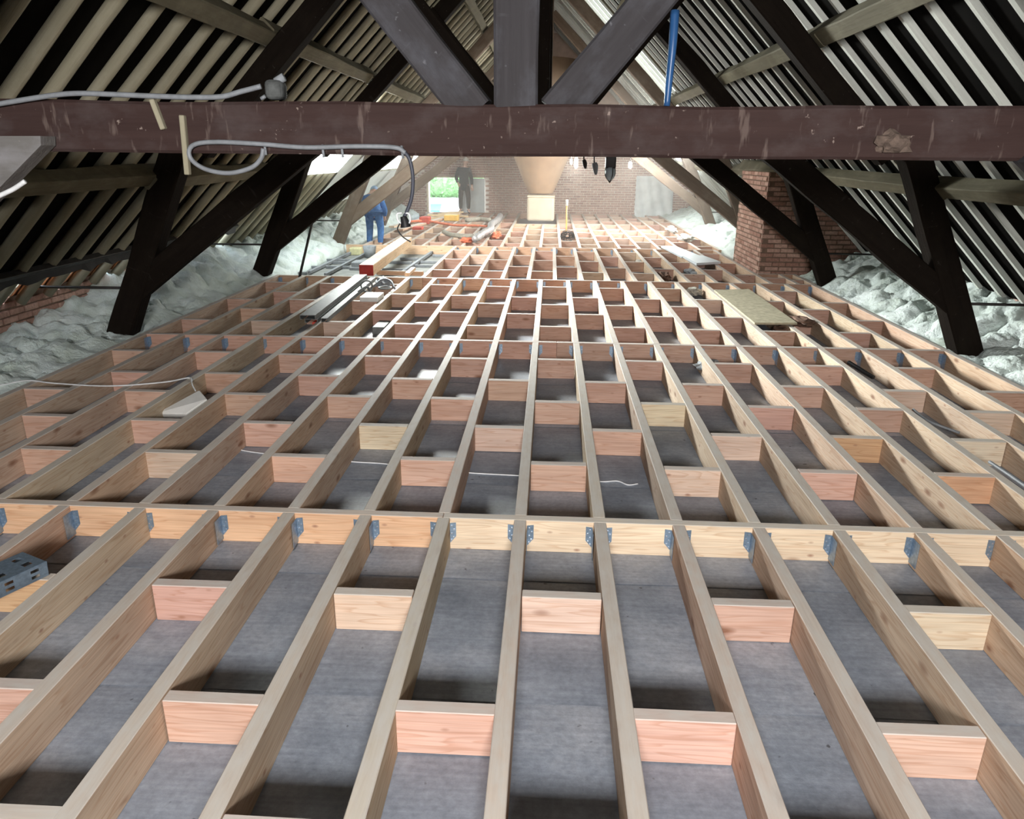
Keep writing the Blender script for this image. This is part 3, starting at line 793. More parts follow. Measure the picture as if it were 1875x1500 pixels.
link('plastic_cover', bm_mesh(bm, smooth=True), GREYSH, w6)
rbox('frame_board', RX0-.05, YF-.045, 0, RX1+.05, YF-.02, RZ1+.02, .005, GREYSH, w6, 1)
# outside
bm = bmesh.new(); bbox(bm, -30, YF+.31, -.75, 30, 60, -.7); g = link('ground', bm_mesh(bm), PAVE); tag(g, kind='structure')
def bush(name, cx, cy, cz, sx, sy, sz, n, label):
    bm = bmesh.new()
    for i in range(n):
        a = random.uniform(0, 2*math.pi); b_ = random.uniform(-1, 1); rr = random.uniform(.75, 1.05); q = math.sqrt(1-b_*b_)
        c = V((cx+sx*rr*q*math.cos(a), cy+sy*rr*q*math.sin(a), cz+sz*rr*b_)); s = random.uniform(.06, .13)
        u = V((random.uniform(-1, 1), random.uniform(-1, 1), random.uniform(-1, 1))).normalized(); v = u.orthogonal().normalized()
        p = [bm.verts.new(c+u*s), bm.verts.new(c+v*s*.5), bm.verts.new(c-u*s), bm.verts.new(c-v*s*.5)]; bm.faces.new(p)
    r = bmesh.ops.create_icosphere(bm, subdivisions=2, radius=1)
    for v in r['verts']: v.co = V((cx+v.co.x*sx*.8, cy+v.co.y*sy*.8, cz+v.co.z*sz*.8))
    return tag(link(name, bm_mesh(bm), LEAF), label, 'hedge', kind='stuff')
bush('hedge', -6.5, 46.5, 1.0, 6.0, 1.3, 2.2, 6000, 'sunlit green hedge outside the low door opening')
_t = [at(786, 373, -.62), at(809, 373, -.62), at(805, 386, -.62), at(783, 386, -.62)]

# ------------------------------------------------------------------ people
def skin_mesh(verts, edges, radii, root=0, sub=2):
    me = D.meshes.new('s'); me.from_pydata([tuple(v) for v in verts], edges, [])
    o = D.objects.new('tmp_skin', me); C.objects.link(o)
    o.modifiers.new('s', 'SKIN')
    for i, r_ in enumerate(radii):
        r2 = r_ if isinstance(r_, tuple) else (r_, r_)
        me.skin_vertices[0].data[i].radius = r2
        me.skin_vertices[0].data[i].use_root = (i == root)
    sm = o.modifiers.new('d', 'SUBSURF'); sm.levels = sub; sm.render_levels = sub
    dg = bpy.context.evaluated_depsgraph_get(); dg.update()
    out = D.meshes.new_from_object(o.evaluated_get(dg)); D.objects.remove(o)
    for p in out.polygons: p.use_smooth = True
    return out
def head_bm(bm, c, f, up, s=1.0):
    """skull with nose, ears, jaw; c = centre, f = facing"""
    f = V(f).normalized(); up = V(up); up = (up-f*up.dot(f)).normalized(); sd = f.cross(up)
    r = bmesh.ops.create_uvsphere(bm, u_segments=20, v_segments=14, radius=1)
    for v in r['verts']:
        x, y, z = v.co
        k = 1-.22*max(0, -z)*(1 if y < 0 else .9)
        nose = .028*max(0, 1-((x/.16)**2))*max(0, 1-((z+.12)/.28)**2) if y > .6 else 0
        eye = -.008*max(0, 1-((abs(x)-.42)/.2)**2)*max(0, 1-((z-.08)/.14)**2) if y > .5 else 0
        v.co = V(c)+s*(sd*(x*.075*k)+f*(y*.095*(1-.1*max(0, -z))+nose+eye)+up*(z*.118))
    for e in (-1, 1):
        r = bmesh.ops.create_uvsphere(bm, u_segments=8, v_segments=6, radius=1)
        for v in r['verts']:
            v.co = V(c)+s*(sd*(e*.077+v.co.x*.012)+f*(-.01+v.co.y*.022)+up*(-.01+v.co.z*.034))
def hand(verts, edges, rad, wrist_i, wr, d, side):
    """palm and five curled fingers"""
    d = V(d).normalized(); sd = V(side).normalized(); n = d.cross(sd)
    verts.append(wr+d*.05); rad.append((.022, .036)); edges.append((wrist_i, len(verts)-1)); pi = len(verts)-1
    for k in range(4):
        b_ = wr+d*.09+sd*(k-1.5)*.021; L = [.065, .075, .07, .055][k]
        verts.append(b_); rad.append(.0095); edges.append((pi, len(verts)-1))
        verts.append(b_+d*L*.55+n*.012); rad.append(.0085); edges.append((len(verts)-2, len(verts)-1))
        verts.append(b_+d*L*.85+n*.035); rad.append(.0075); edges.append((len(verts)-2, len(verts)-1))
    verts.append(wr+d*.05+sd*.045+n*.01); rad.append(.011); edges.append((pi, len(verts)-1))
    verts.append(wr+d*.085+sd*.06+n*.02); rad.append(.009); edges.append((len(verts)-2, len(verts)-1))
def person(name, base, label, J, cap, top, bottom, facing, hem=.55, k=1.0):
    """J: joints in metres relative to base"""
    t = empty(name, base, label, 'person'); B = V(base)
    j = {n_: B+V(v)*k for n_, v in J.items()}
    vs = [j['pelvis'], j['waist'], j['chest'], j['neck'], j['head']]; ed = [(0, 1), (1, 2), (2, 3), (3, 4)]; ra = [(.145, .11), (.13, .10), (.155, .11), .055, .06]
    def chain(start, names, rr):
        p = start
        for n_, r_ in zip(names, rr):
            vs.append(j[n_]); ra.append(r_); ed.append((p, len(vs)-1)); p = len(vs)-1
        return p
    for s in 'lr':
        chain(0, ['hip_'+s, 'knee_'+s, 'ankle_'+s, 'toe_'+s], [.088, .060, .042, .036])
        w_ = chain(2, ['sh_'+s, 'el_'+s, 'wr_'+s], [.058, .042, .030])
        d = (j['wr_'+s]-j['el_'+s]); hand(vs, ed, ra, w_, j['wr_'+s], d, V(facing).cross(d) if s == 'l' else -V(facing).cross(d))
    body = skin_mesh(vs, ed, ra)
    bm = bmesh.new(); bm.from_mesh(body); head_bm(bm, j['head'], j['look'] - j['head'], j['head']-j['neck'])
    D.meshes.remove(body); link('body', bm_mesh(bm, smooth=True), SKIN, t)
    # jacket and trousers follow the body
    vs, ed, ra = [j['pelvis']-(j['waist']-j['pelvis'])*hem, j['pelvis'], j['waist'], j['chest'], j['neck']-(j['neck']-j['chest'])*.25], [(0, 1), (1, 2), (2, 3), (3, 4)], [(.175, .13), (.17, .13), (.165, .13), (.185, .135), .085]
    for s in 'lr':
        a = len(vs); vs += [j['sh_'+s], j['el_'+s], j['el_'+s].lerp(j['wr_'+s], .9)]; ra += [.078, .062, .050]; ed += [(3, a), (a, a+1), (a+1, a+2)]
    link('jacket', skin_mesh(vs, ed, ra, 1), top, t)
    vs, ed, ra = [j['pelvis'], j['pelvis'].lerp(j['waist'], .5)], [(0, 1)], [(.165, .125), (.16, .12)]
    for s in 'lr':
        a = len(vs); vs += [j['hip_'+s], j['knee_'+s], j['knee_'+s].lerp(j['ankle_'+s], .92)]; ra += [.105, .078, .062]; ed += [(0, a), (a, a+1), (a+1, a+2)]
    link('trousers', skin_mesh(vs, ed, ra, 0), bottom, t)
    for s in 'lr':
        vs = [j['ankle_'+s], j['ankle_'+s]+V((0, 0, -.045)), j['toe_'+s]]
        link('shoe', skin_mesh(vs, [(0, 1), (1, 2)], [.05, .05, .042], 1), BLACK, t)
    if cap:
        bm = bmesh.new(); up = ((j['head']-j['neck']).normalized()+V((0, 0, 1.2))).normalized(); f = (j['look']-j['head']).normalized(); f = (f-up*f.dot(up)).normalized(); sd = f.cross(up)
        r = bmesh.ops.create_uvsphere(bm, u_segments=16, v_segments=10, radius=1)
        for v in r['verts']:
            z = max(v.co.z, -.05); v.co = j['head']+up*.025+sd*(v.co.x*.088)+f*(v.co.y*.108)+up*(z*.112)
        poly = []
        ring = [bm.verts.new(j['head']+up*.028+sd*(.075*math.sin(a))+f*(.09+.075*math.cos(a))) for a in [(-1.5+3*i/8) for i in range(9)]]
        bm.faces.new(ring)
        link('cap', bm_mesh(bm, smooth=True), cap, t)
    return t
person('person', (-2.72, 24.25, 0), 'person in dark jacket and trousers with a white cap standing before the far door',
       dict(pelvis=(0, 0, .92), waist=(.0, 0, 1.08), chest=(.01, 0, 1.30), neck=(.03, -.01, 1.46), head=(.06, -.03, 1.61), look=(-.2, -1.2, 1.56),
            hip_l=(-.09, 0, .86), knee_l=(-.11, -.05, .47), ankle_l=(-.12, 0, .09), toe_l=(-.16, -.15, .035),
            hip_r=(.09, 0, .86), knee_r=(.15, -.08, .48), ankle_r=(.14, -.02, .09), toe_r=(.20, -.17, .035),
            sh_l=(-.17, 0, 1.37), el_l=(-.26, .03, 1.10), wr_l=(-.17, -.12, .93), sh_r=(.18, 0, 1.37), el_r=(.24, .02, 1.09), wr_r=(.27, -.10, .86)),
       OFFW, DARKCL, DARKTR, (0, -1, 0), hem=1.35, k=.965)
person('person', (-3.72, 16.05, DK), 'person in blue work trousers bending forward beside the fourth truss leg',
       dict(pelvis=(0, 0, .80), waist=(-.04, .12, .92), chest=(-.10, .32, 1.06), neck=(-.12, .46, 1.13), head=(-.10, .56, 1.16), look=(-.2, 1.6, .75),
            hip_l=(-.10, 0, .74), knee_l=(-.12, .10, .44), ankle_l=(-.12, -.02, .09), toe_l=(-.14, .14, .035),
            hip_r=(.10, 0, .74), knee_r=(.11, .12, .44), ankle_r=(.11, 0, .09), toe_r=(.13, .16, .035),
            sh_l=(-.27, .32, 1.03), el_l=(-.32, .45, .78), wr_l=(-.24, .58, .58), sh_r=(.08, .34, 1.03), el_r=(.18, .30, .80), wr_r=(.12, .50, .66)),
       LBLUE, BLUECL, BLUECL, (0, 1, -.3))

# ------------------------------------------------------------------ things lying on the frame
# steel profiles
a0, a1 = V((-2.60, 7.85, .045)), V((-2.72, 10.75, .045))
for i, (dx, dz, w_, h_, lab) in enumerate(((0, .045, .17, .05, 'wide grey steel profile on top of the bundle'), (.02, -.005, .14, .045, 'grey steel profile underneath the wide one'), (.15, -.005, .07, .045, 'narrow grey steel profile along the right side of the bundle'))):
    M, L = frame(a0+V((dx, .05*i, dz-.015)), a1+V((dx, .05*i, dz-.015)))
    bm = bmesh.new(); t = .006
    bbox(bm, -L/2, -w_/2, h_/2-t, L/2, w_/2, h_/2); bbox(bm, -L/2, -w_/2, -h_/2, L/2, -w_/2+t, h_/2-t); bbox(bm, -L/2, w_/2-t, -h_/2, L/2, w_/2, h_/2-t)
    bbox(bm, -L/2, -w_/2+t, -h_/2, L/2, -w_/2+.025, -h_/2+t); bbox(bm, -L/2, w_/2-.025, -h_/2, L/2, w_/2-t, -h_/2+t)
    bmesh.ops.remove_doubles(bm, verts=bm.verts[:], dist=1e-5)
    tag(link('steel_profile', bm_mesh(bm), GALVG, None, M), lab, 'steel profile', 'bundle of steel profiles')
tag(rbox('red_bung', -2.60, 7.98, -.06, -2.50, 8.10, -.005, .01, REDB), 'small red plastic cap under the end of the steel bundle', 'cap')
POOLQ = _t
# big timber with the red end
tb = empty('timber', (-2.75, 13, 0), 'long pale timber with a red painted end lying towards the far wall', 'timber')
M, L = frame((-2.79, 11.36, .07), (-2.86, 15.05, .11))
link('body', box_mesh(L, .22, .17, .008, 'bigtimber'), FIR, tb, M, (.80, .62, .42))
link('painted_end', box_mesh(.012, .215, .165, 0, 'end'), REDP, tb, M @ Matrix.Translation((-L/2-.004, 0, 0)))['label'] = 'red painted end'
# chipboard on the right
bm = bmesh.new(); A = [at(1308, 531, .03), at(1371, 529, .03), at(1460, 591, .03), at(1382, 591, .03)]
def slab(name, pts, th, mat, label=None, cat=None, sub=0, wob=0.0):
    bm = bmesh.new(); n = len(pts)
    T = [bm.verts.new(p) for p in pts]; Bv = [bm.verts.new(V(p)-V((0, 0, th))) for p in pts]
    bm.faces.new(T); bm.faces.new(Bv[::-1])
    for i in range(n): j = (i+1) % n; bm.faces.new((T[i], Bv[i], Bv[j], T[j]))
    bmesh.ops.recalc_face_normals(bm, faces=bm.faces[:])
    o = link(name, bm_mesh(bm), mat)
    return tag(o, label, cat)
slab('chipboard_sheet', A, .022, PLY, 'dusty chipboard sheet lying across the joists on the right', 'board')
p = [(2.27, 15.55, .035), (2.58, 15.6, .035), (2.80, 14.05, .035), (2.42, 13.95, .035)]
slab('white_sheet', p, .03, WHITEB, 'longer white panel lying on the joists left of the chimney', 'panel')
p = [(2.44, 13.92, .055), (2.82, 14.02, .055), (2.98, 13.25, .045), (2.52, 13.0, .045)]
slab('white_sheet', p, .04, WHITEB, 'shorter white panel at the near end of the longer one', 'panel')
slab('pool_cover', POOLQ, .07, CYAN, 'turquoise pool cover on the pale paving outside the door', 'pool cover')
# perforated tray, bottom left
M, L = frame(V((-2.40, 2.43, .035)), V((-2.235, 2.79, .035)))
bm = bmesh.new(); hw, hh = .085, .034
def strip(u0, u1, fy, slots):
    pass
nx = 18
for (fa, fb) in (((-hw, hh), (hw, hh)), ((hw, hh), (hw, -hh)), ((-hw, hh), (-hw, -hh))):
    for i in range(nx):
        x0, x1 = -L/2-.25+(L+.25)*i/nx, -L/2-.25+(L+.25)*(i+1)/nx
        for j in range(5):
            if i % 3 == 1 and j in (1, 3): continue
            q0 = (fa[0]+(fb[0]-fa[0])*j/5, fa[1]+(fb[1]-fa[1])*j/5); q1 = (fa[0]+(fb[0]-fa[0])*(j+1)/5, fa[1]+(fb[1]-fa[1])*(j+1)/5)
            bm.faces.new([bm.verts.new((x0, *q0)), bm.verts.new((x1, *q0)), bm.verts.new((x1, *q1)), bm.verts.new((x0, *q1))])
for j in (0, 1, 2, 3, 4):
    y0, y1 = -hw+2*hw*j/5, -hw+2*hw*(j+1)/5
    if j % 2 == 0: bm.faces.new([bm.verts.new((L/2, y0, hh)), bm.verts.new((L/2, y1, hh)), bm.verts.new((L/2, y1, -hh)), bm.verts.new((L/2, y0, -hh))])
bmesh.ops.remove_doubles(bm, verts=bm.verts[:], dist=1e-5); bmesh.ops.solidify(bm, geom=bm.faces[:], thickness=.002)
tag(link('cable_tray', bm_mesh(bm), GALV, None, M), 'blue grey perforated metal tray lying on the joists at the left edge', 'cable tray')
# white board leaning in a bay
A = [V((-2.98, 5.30, -.175)), V((-2.79, 5.27, -.175)), V((-2.57, 5.30, .0)), V((-2.72, 5.52, .02))]
bb = empty('white_box', (-2.8, 5.3, DK), 'white rectangular fitting tilted in a joist bay on the left', 'light fitting')
A = [at(285, 757, -.10), at(340, 758, -.10), at(379, 731, -.015), at(365, 714, .015)]
bm = bmesh.new(); T = [bm.verts.new(q) for q in A]; Bv = [bm.verts.new(q+V((.0, .02, -.06))) for q in A]
bm.faces.new(T); bm.faces.new(Bv[::-1])
for i in range(4): j = (i+1) % 4; bm.faces.new((T[i], Bv[i], Bv[j], T[j]))
bmesh.ops.recalc_face_normals(bm, faces=bm.faces[:]); bmesh.ops.bevel(bm, geom=bm.edges[:], offset=.006, segments=2, affect='EDGES')
link('body', bm_mesh(bm), WHITE, bb); tube('lead', [at(358, 716, .0), at(352, 705, .02), at(350, 696, .012)], .005, PVCB, bb)
tag(tube('cable', [at(*p, .010) for p in ((-40, 712), (0, 706), (50, 697), (100, 702), (200, 707), (300, 700), (345, 692), (352, 698))], .006, PVCB), 'thin white cable lying over the joists on the left', 'cable')
tag(tube('cable', [at(*p, DK+.009) for p in ((430, 822), (470, 829), (560, 838), (650, 846), (700, 849), (780, 858), (860, 866), (950, 871), (1040, 876), (1100, 882), (1130, 881), (1150, 888), (1168, 886))], .0045, PVCB), 'thin white wire lying on the grey deck across several bays', 'wire')
tag(tube('conduit', [at(1672, 750, -.03), at(1700, 771, -.03), at(1757, 793, -.08)], .010, PVC), 'pale thin conduit in a right hand bay, farther of two', 'conduit')
tag(tube('conduit', [at(1812, 846, .012), at(1845, 868, .012), at(1885, 896, .012)], .011, PVC), 'pale green conduit resting on a joist at the right edge', 'conduit')
tag(tube('conduit', [at(1805, 853, -.03), at(1845, 880, -.03), at(1885, 908, -.03)], .010, STEELD), 'dark conduit beside the pale green one at the right edge', 'conduit')
tag(beam('iron_bar', at(1553, 663, -.03), at(1600, 692, -.10), .03, .03, BLACK), 'black iron bar tilted in a bay behind the second hanger row', 'bar')
# crumpled bits
def crumple(name, c, sx, sy, sz, mat, label, cat='debris', seed=0, sub=3):
    bm = bmesh.new(); r = bmesh.ops.create_icosphere(bm, subdivisions=sub, radius=1)
    for v in bm.verts:
        p = v.co.copy(); q = 1+.55*noise.noise(p*1.9+V((seed, 0, 3)))+.3*noise.noise(p*4.5+V((seed, 2, 0)))
        v.co = V((c[0]+p.x*sx*q, c[1]+p.y*sy*q, c[2]+max(p.z*sz*q, -sz*.75)))
    return tag(link(name, bm_mesh(bm), mat), label, cat)
crumple('crumpled_paper', (1.66, 13.8, -.10), .11, .22, .07, PAPER, 'crumpled grey scraps in a bay left of the white panels', seed=1)
crumple('bark_debris', (1.86, 12.25, -.08), .11, .26, .07, BROWNP, 'brown crumpled debris in a bay right of centre', seed=2)
crumple('slate_scraps', (2.42, 12.9, -.09), .11, .24, .05, GREYST, 'grey scraps in a bay beside the white panels', seed=3)
crumple('membrane_roll', (3.00, 19.0, .06), .10, .55, .07, PAPER, 'crumpled grey membrane strip far right on the bright joists', 'membrane', 4)
crumple('membrane_roll', (3.02, 17.0, .06), .16, .38, .07, PAPER, 'grey crumpled sheet just beyond the white panels', 'membrane', 5)
crumple('bark_debris', (2.66, 8.35, -.10), .11, .14, .07, BROWNP, 'dark brown debris under the near end of the chipboard sheet', seed=6)
crumple('cardboard_scrap', (2.90, 8.6, -.02), .14, .22, .05, BROWNP, 'brown cardboard scrap right of the chipboard sheet', seed=7)
crumple('slate_scraps', (2.12, 10.95, -.10), .11, .10, .06, PAPER, 'grey scraps in the bay at the far end of the chipboard', seed=8)
crumple('felt_lump', (1.52, 6.9, -.11), .11, .12, .05, GREYST, 'grey lump of felt by the second hanger row, right of centre', 'lump', 9)
# heap of fittings beside the steel bundle
tag(rbox('carton', -2.36, 9.18, .0, -2.13, 9.55, .06, .006, WHITE), 'small white carton beside the steel bundle', 'carton')
for i, (x, y, r_, z, lab) in enumerate(((-2.44, 9.9, .075, .075, 'left grey metal ring in the heap beside the steel bundle'), (-2.20, 9.95, .085, .05, 'right grey metal ring in the heap beside the steel bundle'))):
    bm = bmesh.new(); pts = [V((x+r_*math.cos(a), y+.02*math.sin(2*a), z+r_*math.sin(a))) if i == 0 else V((x+r_*math.cos(a), y+r_*math.sin(a), z)) for a in [2*math.pi*k/20 for k in range(21)]]
    tube_bm(bm, pts, .012, 6); tag(link('pipe_clamp', bm_mesh(bm, smooth=True), GALVG), lab, 'pipe clamp')
tag(tube('bent_bracket', [(-2.52, 9.62, .02), (-2.46, 9.66, .06), (-2.40, 9.75, .09), (-2.34, 9.7, .03)], .018, GALVG), 'bent grey bracket in front of the metal rings', 'bracket')
tag(tube('bent_bracket', [(-2.40, 10.12, .03), (-2.28, 10.2, .12), (-2.16, 10.15, .10), (-2.08, 10.0, .03)], .016, PVC), 'pale bent pipe piece behind the metal rings', 'bracket')
crumple('rag', (-2.30, 10.35, .05), .11, .14, .07, GREYST, 'grey rag heaped behind the white carton', 'rag', 11)
tag(rbox('tin', -1.98, 8.18, DK, -1.84, 8.55, DK+.09, .01, GALVG), 'silver tin lying low in a bay right of the steel bundle', 'tin')
# open bay things
lathe_o = empty('bucket', (-3.5, 14.6, -.15), 'blue grey bucket standing in the open bay by the timber', 'bucket')
lathe('body', [(.10, -.16), (.13, .06), (.12, .06), (.09, -.14)], GREYST, lathe_o, -3.5, 14.6, 20)
tag(rbox('sponge_block', -4.0, 14.95, DK+.01, -3.78, 15.2, -.03, .02, plain('yellow_foam', (.62, .60, .36), .9)), 'pale yellow foam block in the far corner of the open bay', 'foam block')
tag(rbox('stone_block', -3.50, 13.15, DK+.01, -3.26, 13.5, -.06, .02, GREYST), 'grey stone block in the open bay left of the timber', 'block')
# hoses, straps, duct and tools in the far left bays
tag(tube('hose', [(-2.46, 17.6, .055), (-2.25, 17.1, .052), (-2.05, 16.85, .055), (-1.86, 16.72, .052), (-1.68, 16.75, .055)], .05, HOSE, seg=10), 'thick grey hose lying across the far left joists', 'hose')
tag(tube('foil_duct', [(-1.56, 15.9, .09), (-1.50, 17.0, .09), (-1.40, 18.0, .095), (-1.48, 19.3, .09), (-1.42, 20.8, .09), (-1.44, 22.4, .09)], .07, SILV, seg=12, n=8, rfun=lambda t: .075*(1+.22*math.sin(t*180))), 'crinkled silver foil duct along a far joist left of the silo', 'duct')
tag(tube('foil_duct', [(-2.3, 20.9, .06), (-1.95, 21.2, .065), (-1.64, 20.9, .065)], .06, HOSE, seg=10), 'short grey hose beside the silver duct', 'hose')
tag(tube('strap', [(-3.62, 19.7, .10), (-3.3, 19.95, .105), (-2.96, 19.9, .07), (-2.5, 19.75, .02), (-2.0, 19.7, .02), (-1.6, 19.55, .02)], .03, ORANGE), 'long orange strap lying across the far left joists', 'strap')
crumple('strap_heap', (-1.75, 16.2, .02), .16, .32, .06, ORANGE, 'heap of orange webbing at the near end of the silver duct', 'webbing', 12)
crumple('strap_heap', (-1.22, 17.4, .02), .10, .4, .08, ORANGE, 'orange net bundle right of the silver duct', 'webbing', 13)
tag(rbox('tool_case', -3.42, 19.9, .02, -3.16, 20.25, .20, .02, REDB), 'red tool case on the far left joists', 'tool case')
tag(rbox('tool_case', -3.36, 18.5, .0, -3.12, 18.8, .07, .015, REDB), 'flat red case nearer than the tall red tool case', 'tool case')
tag(beam('plank', (-3.60, 18.2, .03), (-2.75, 23.2, .05), .16, .05, FIR, color=(.75, .55, .42)), 'loose pinkish plank lying towards the far door', 'plank')
tag(beam('plank', (-3.95, 18.9, .03), (-3.2, 23.4, .03), .14, .05, FIR, color=(.82, .68, .52)), 'loose cream plank left of the pinkish one', 'plank')
for i in range(7):
    a = V((-3.0+random.uniform(-.3, .3), 21.85+.2*i, .045+.035*(i % 3))); d_ = V((random.uniform(.6, 1)*random.choice((-1, 1)), random.uniform(-.15, .15), random.uniform(-.05, .10))).normalized()*.33
    tag(beam('timber_offcut', a-d_, a+d_, .06, .05, FIR, color=(.82, .66, .42)), 'pale offcut in the heap at the feet of the dark clothed person', 'offcut', 'offcuts heaped near the far door')
tag(rbox('yellow_case', -2.95, 21.2, .0, -2.55, 21.5, .16, .02, YELLOW), 'yellow tool case in front of the heap of offcuts', 'tool case')
# coil and level in the centre
co = empty('wire_coil', (.42, 17.3, -.1), 'coil of black wire hanging over a noggin right of the silo', 'wire coil')
bm = bmesh.new(); pts = []
for k in range(240):
    a = k*.45; r_ = .10+.055*math.sin(k*.31); t_ = 1.0*math.sin(k*.09)
    pts.append(V((.40+r_*math.cos(a), 17.25+r_*math.sin(a)*math.sin(t_)+.03*math.sin(k*.7), .04+.9*r_*math.sin(a)*math.cos(t_))))
tube_bm(bm, pts, .006, 5); link('windings', bm_mesh(bm, smooth=True), BLACK, co)
tube('loose_end', [(.42, 17.25, .06), (.50, 17.2, .15), (.56, 17.25, .04), (.55, 17.3, -.05)], .009, BLACK, co)
lv = empty('measuring_pole', (.40, 18.55, 0), 'yellow upright measuring pole with a white head among the far joists', 'measuring pole')
tube('pole', [(.40, 18.5, -.17), (.39, 18.5, .62)], .017, YELLOW, lv, smooth=False); tube('head', [(.39, 18.5, .62), (.39, 18.5, .76)], .03, OFFW, lv, smooth=False)
# leaning iron rod
tag(tube('iron_rod', [at(545, 505, 0)+V((0, -.05, -.15)), atY(575, 393, 11.45)], .02, STEELD, smooth=False), 'dark iron rod leaning on the left knee brace of the third truss', 'rod')

# ------------------------------------------------------------------ on and around the nearest collar
YC = TY[0]-.10
cb = tag(tube('conduit', [atY(*p, YC-.03) for p in ((-40, 196), (0, 190), (60, 180), (110, 173), (150, 171), (210, 173), (280, 176), (350, 178), (405, 177), (440, 168), (478, 158))], .011, PVC), 'grey white conduit resting along the top of the nearest collar', 'conduit')
jb = empty('junction_box', atY(500, 182, YC+.05), 'dusty grey socket box perched on the nearest collar at the left', 'junction box')
rbox('body', *(atY(484, 182, YC+.02)), *(atY(484, 182, YC+.02)+V((.08, .08, .080))), .022, plain('dusty_black_plastic', (.07, .075, .075), .8, var=.4, scale=30), jb)
tube('gland', [atY(505, 150, YC+.05), atY(520, 141, YC+.05)], .018, GREYST, jb, smooth=False)
tube('bracket', [atY(478, 181, YC+.02), atY(486, 176, YC+.02)], .008, PVC, jb, smooth=False)
lc = empty('cable_loop', atY(345, 280, YC-.02), 'grey cable looped under the nearest collar and clipped along it', 'cable')
tube('cable', [atY(*p, YC-.022) for p in ((482, 272), (478, 290), (460, 307), (420, 317), (380, 311), (354, 296), (346, 278), (358, 264), (400, 260), (480, 264), (560, 270), (650, 268), (722, 270), (742, 280))], .010, PVC, lc)
for x_, y_ in ((484, 270), (625, 274), (590, 274), (735, 276)):
    tube('clip', [atY(x_, y_-9, YC-.012), atY(x_+3, y_+14, YC-.02)], .006, PVC, lc, smooth=False)
hl = empty('hanging_plug', atY(742, 400, YC), 'black plug hanging on a dark cable from the nearest collar', 'plug')
tube('cable', [atY(*p, YC-.02) for p in ((738, 276), (750, 292), (756, 325), (754, 360), (746, 385), (740, 397))], .008, plain('dark_grey_cable', (.05, .055, .075), .5), hl)
tube('body', [atY(738, 396, YC-.02), atY(741, 405, YC-.02), atY(743, 416, YC-.02)], .020, BLACK, hl, rfun=lambda t: .013+.011*t)
for s_ in (-1, 1):
    tube('wire_strap', [atY(738+s_*2, 390, YC-.02), atY(738+s_*11, 392, YC-.03), atY(740+s_*11, 404, YC-.03), atY(742+s_*6, 410, YC-.02)], .004, PVCB, hl)
tube('tail', [atY(733, 408, YC-.02), atY(728, 420, YC-.02), atY(738, 434, YC-.02), atY(752, 443, YC-.02)], .003, BLACK, hl)
for p0, p1, lab in (((279, 182), (300, 237), 'short pale stick nailed slanting on the collar at the left'), ((334, 211), (344, 320), 'longer pale stick nailed upright, hanging below the collar')):
    tag(beam('batten_offcut', atY(*p0, YC-.012), atY(*p1, YC-.012), .022, .028, RAFL, up=(0, 1, 0)), lab, 'stick')
bp = empty('blue_hose', atY(1228, 100, YC-.0), 'blue plastic hose hanging from the right brace to the collar', 'hose')
tube('hose', [V(atY(1236, 20, YC+.02)), V(atY(1232, 80, YC)), V(atY(1226, 140, YC-.0)), V(atY(1221, 194, YC))], .016, BLUE, bp, rfun=lambda t: .019-.006*t)
tag(tube('cable', [atY(*p, YC-.16) for p in ((-30, 372), (0, 358), (25, 346), (46, 332))], .010, PVCB), 'white cable end at the left edge below the nearest collar', 'cable')
# a swallow nest and drips on the collar
nb = crumple('bird_nest', tuple(atY(1632, 262, YC-.0)), .075, .04, .05, plain('dry_mud', (.11, .08, .065), .95, var=.3, scale=40, bmp=.5), 'old mud nest stuck to the right part of the nearest collar', 'nest', 21)
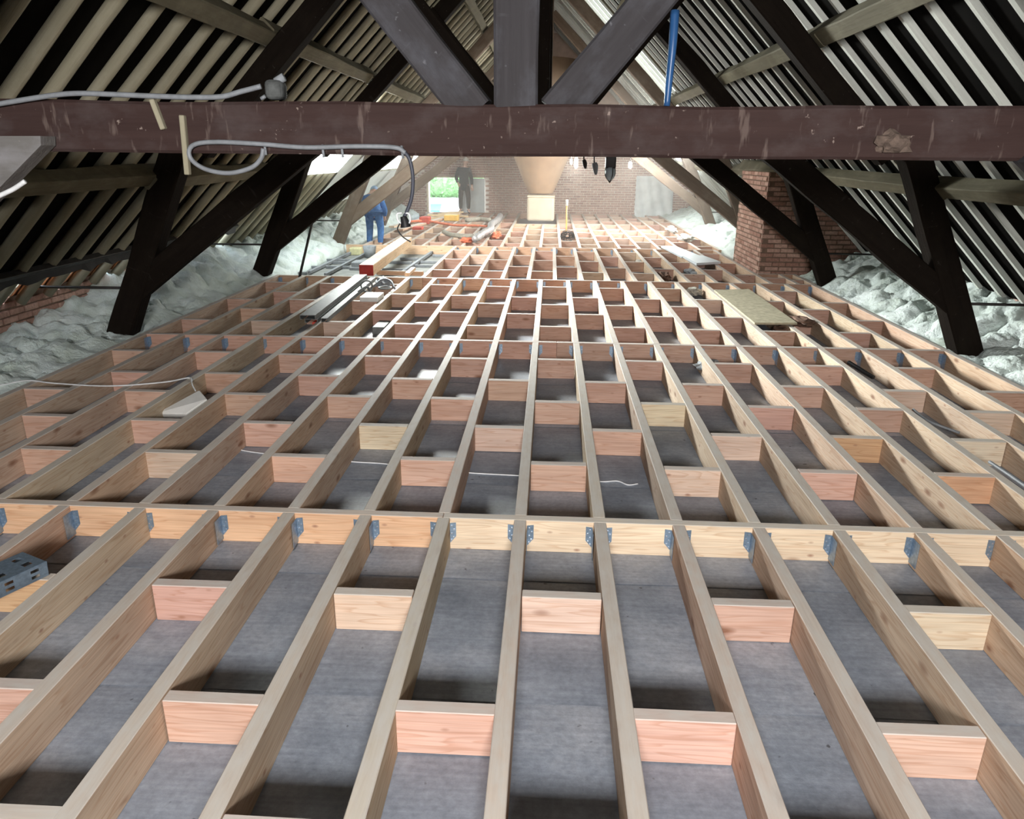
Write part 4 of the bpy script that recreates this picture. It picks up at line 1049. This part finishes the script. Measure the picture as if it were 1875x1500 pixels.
# bulkhead lamps under the second collar
def bulkhead(x, y, s, label):
    p = atY(x, y, 7.28)
    t = empty('bulkhead_lamp', p, label, 'lamp', 'lamps under the second collar')
    rbox('housing', p.x-.048*s, p.y-.05, p.z-.06*s, p.x+.048*s, p.y+.03, p.z+.05, .012, BLACK, t)
    g_ = lathe('glass', [(.045*s, -.05*s), (.046*s, -.11*s), (.041*s, -.138*s), (.028*s, -.158*s), (.010*s, -.168*s)], plain('smoky_lamp_glass', (.42, .50, .56), .1), t, 0, 0, 16)
    g_.matrix_basis = Matrix.Translation((0, -.01, 0))
    for k in range(4):
        a = k*math.pi/2+.4; tube('guard_wire', [(p.x+.05*s*math.cos(a), p.y-.01+.05*s*math.sin(a), p.z-.05*s), (p.x+.05*s*math.cos(a), p.y-.01+.05*s*math.sin(a), p.z-.12*s), (p.x, p.y-.01, p.z-.185*s)], .004, STEELD, t)
    return t
bulkhead(1118, 296, 1.0, 'black bulkhead lamp with clear glass under the collar, rightmost of three hanging pieces')
for x, y0_, y1_, r_, lab in ((1090, 288, 320, .034, 'drooping grey lamp holder under the collar, middle of three hanging pieces'), (1071, 288, 309, .026, 'small dark lamp holder under the collar, leftmost of three hanging pieces')):
    t = empty('lamp_holder', atY(x, y0_, 7.28), lab, 'lamp', 'lamps under the second collar')
    tube('flex', [atY(x-2, y0_-8, 7.28), atY(x-2, (y0_+y1_)/2-6, 7.28)], .006, BLACK, t, smooth=False)
    tube('holder', [atY(x-2, (y0_+y1_)/2-6, 7.28), atY(x, (y0_+y1_)/2+2, 7.28), atY(x+1, y1_, 7.28)], r_, STEELD if r_ < .03 else GREYST, t, rfun=lambda q, r_=r_: r_*(.6+1.0*q-1.3*q*q))
# plastic foil hung below the left roof lights
def foil(name, side, y0, y1, z0, z1, label, s=S_IN-.03):
    bm = bmesh.new(); rows = []; nu, nv = 26, 10
    for j in range(nv+1):
        z = z0+(z1-z0)*j/nv; row = []
        for i in range(nu+1):
            y = y0+(y1-y0)*i/nu; o_ = .03*math.sin(i*.9+j*.3)+.05*noise.noise(V((y*1.2, z*2, side)))
            row.append(bm.verts.new((roofx(z, side, s+o_*.8-.02), y, z)))
        rows.append(row)
    for a, b_ in zip(rows, rows[1:]):
        for i in range(nu): bm.faces.new((a[i], a[i+1], b_[i+1], b_[i]))
    return tag(link(name, bm_mesh(bm, smooth=True), SHEET), label, 'plastic sheet')
foil('plastic_sheet', -1, 14.7, 18.1, .75, 2.0, 'whitish plastic sheet hung on the left rafters between two bright roof lights')
foil('plastic_sheet', -1, 18.2, 22.0, .75, 1.36, 'whitish plastic sheet on the left rafters below the farther roof light')
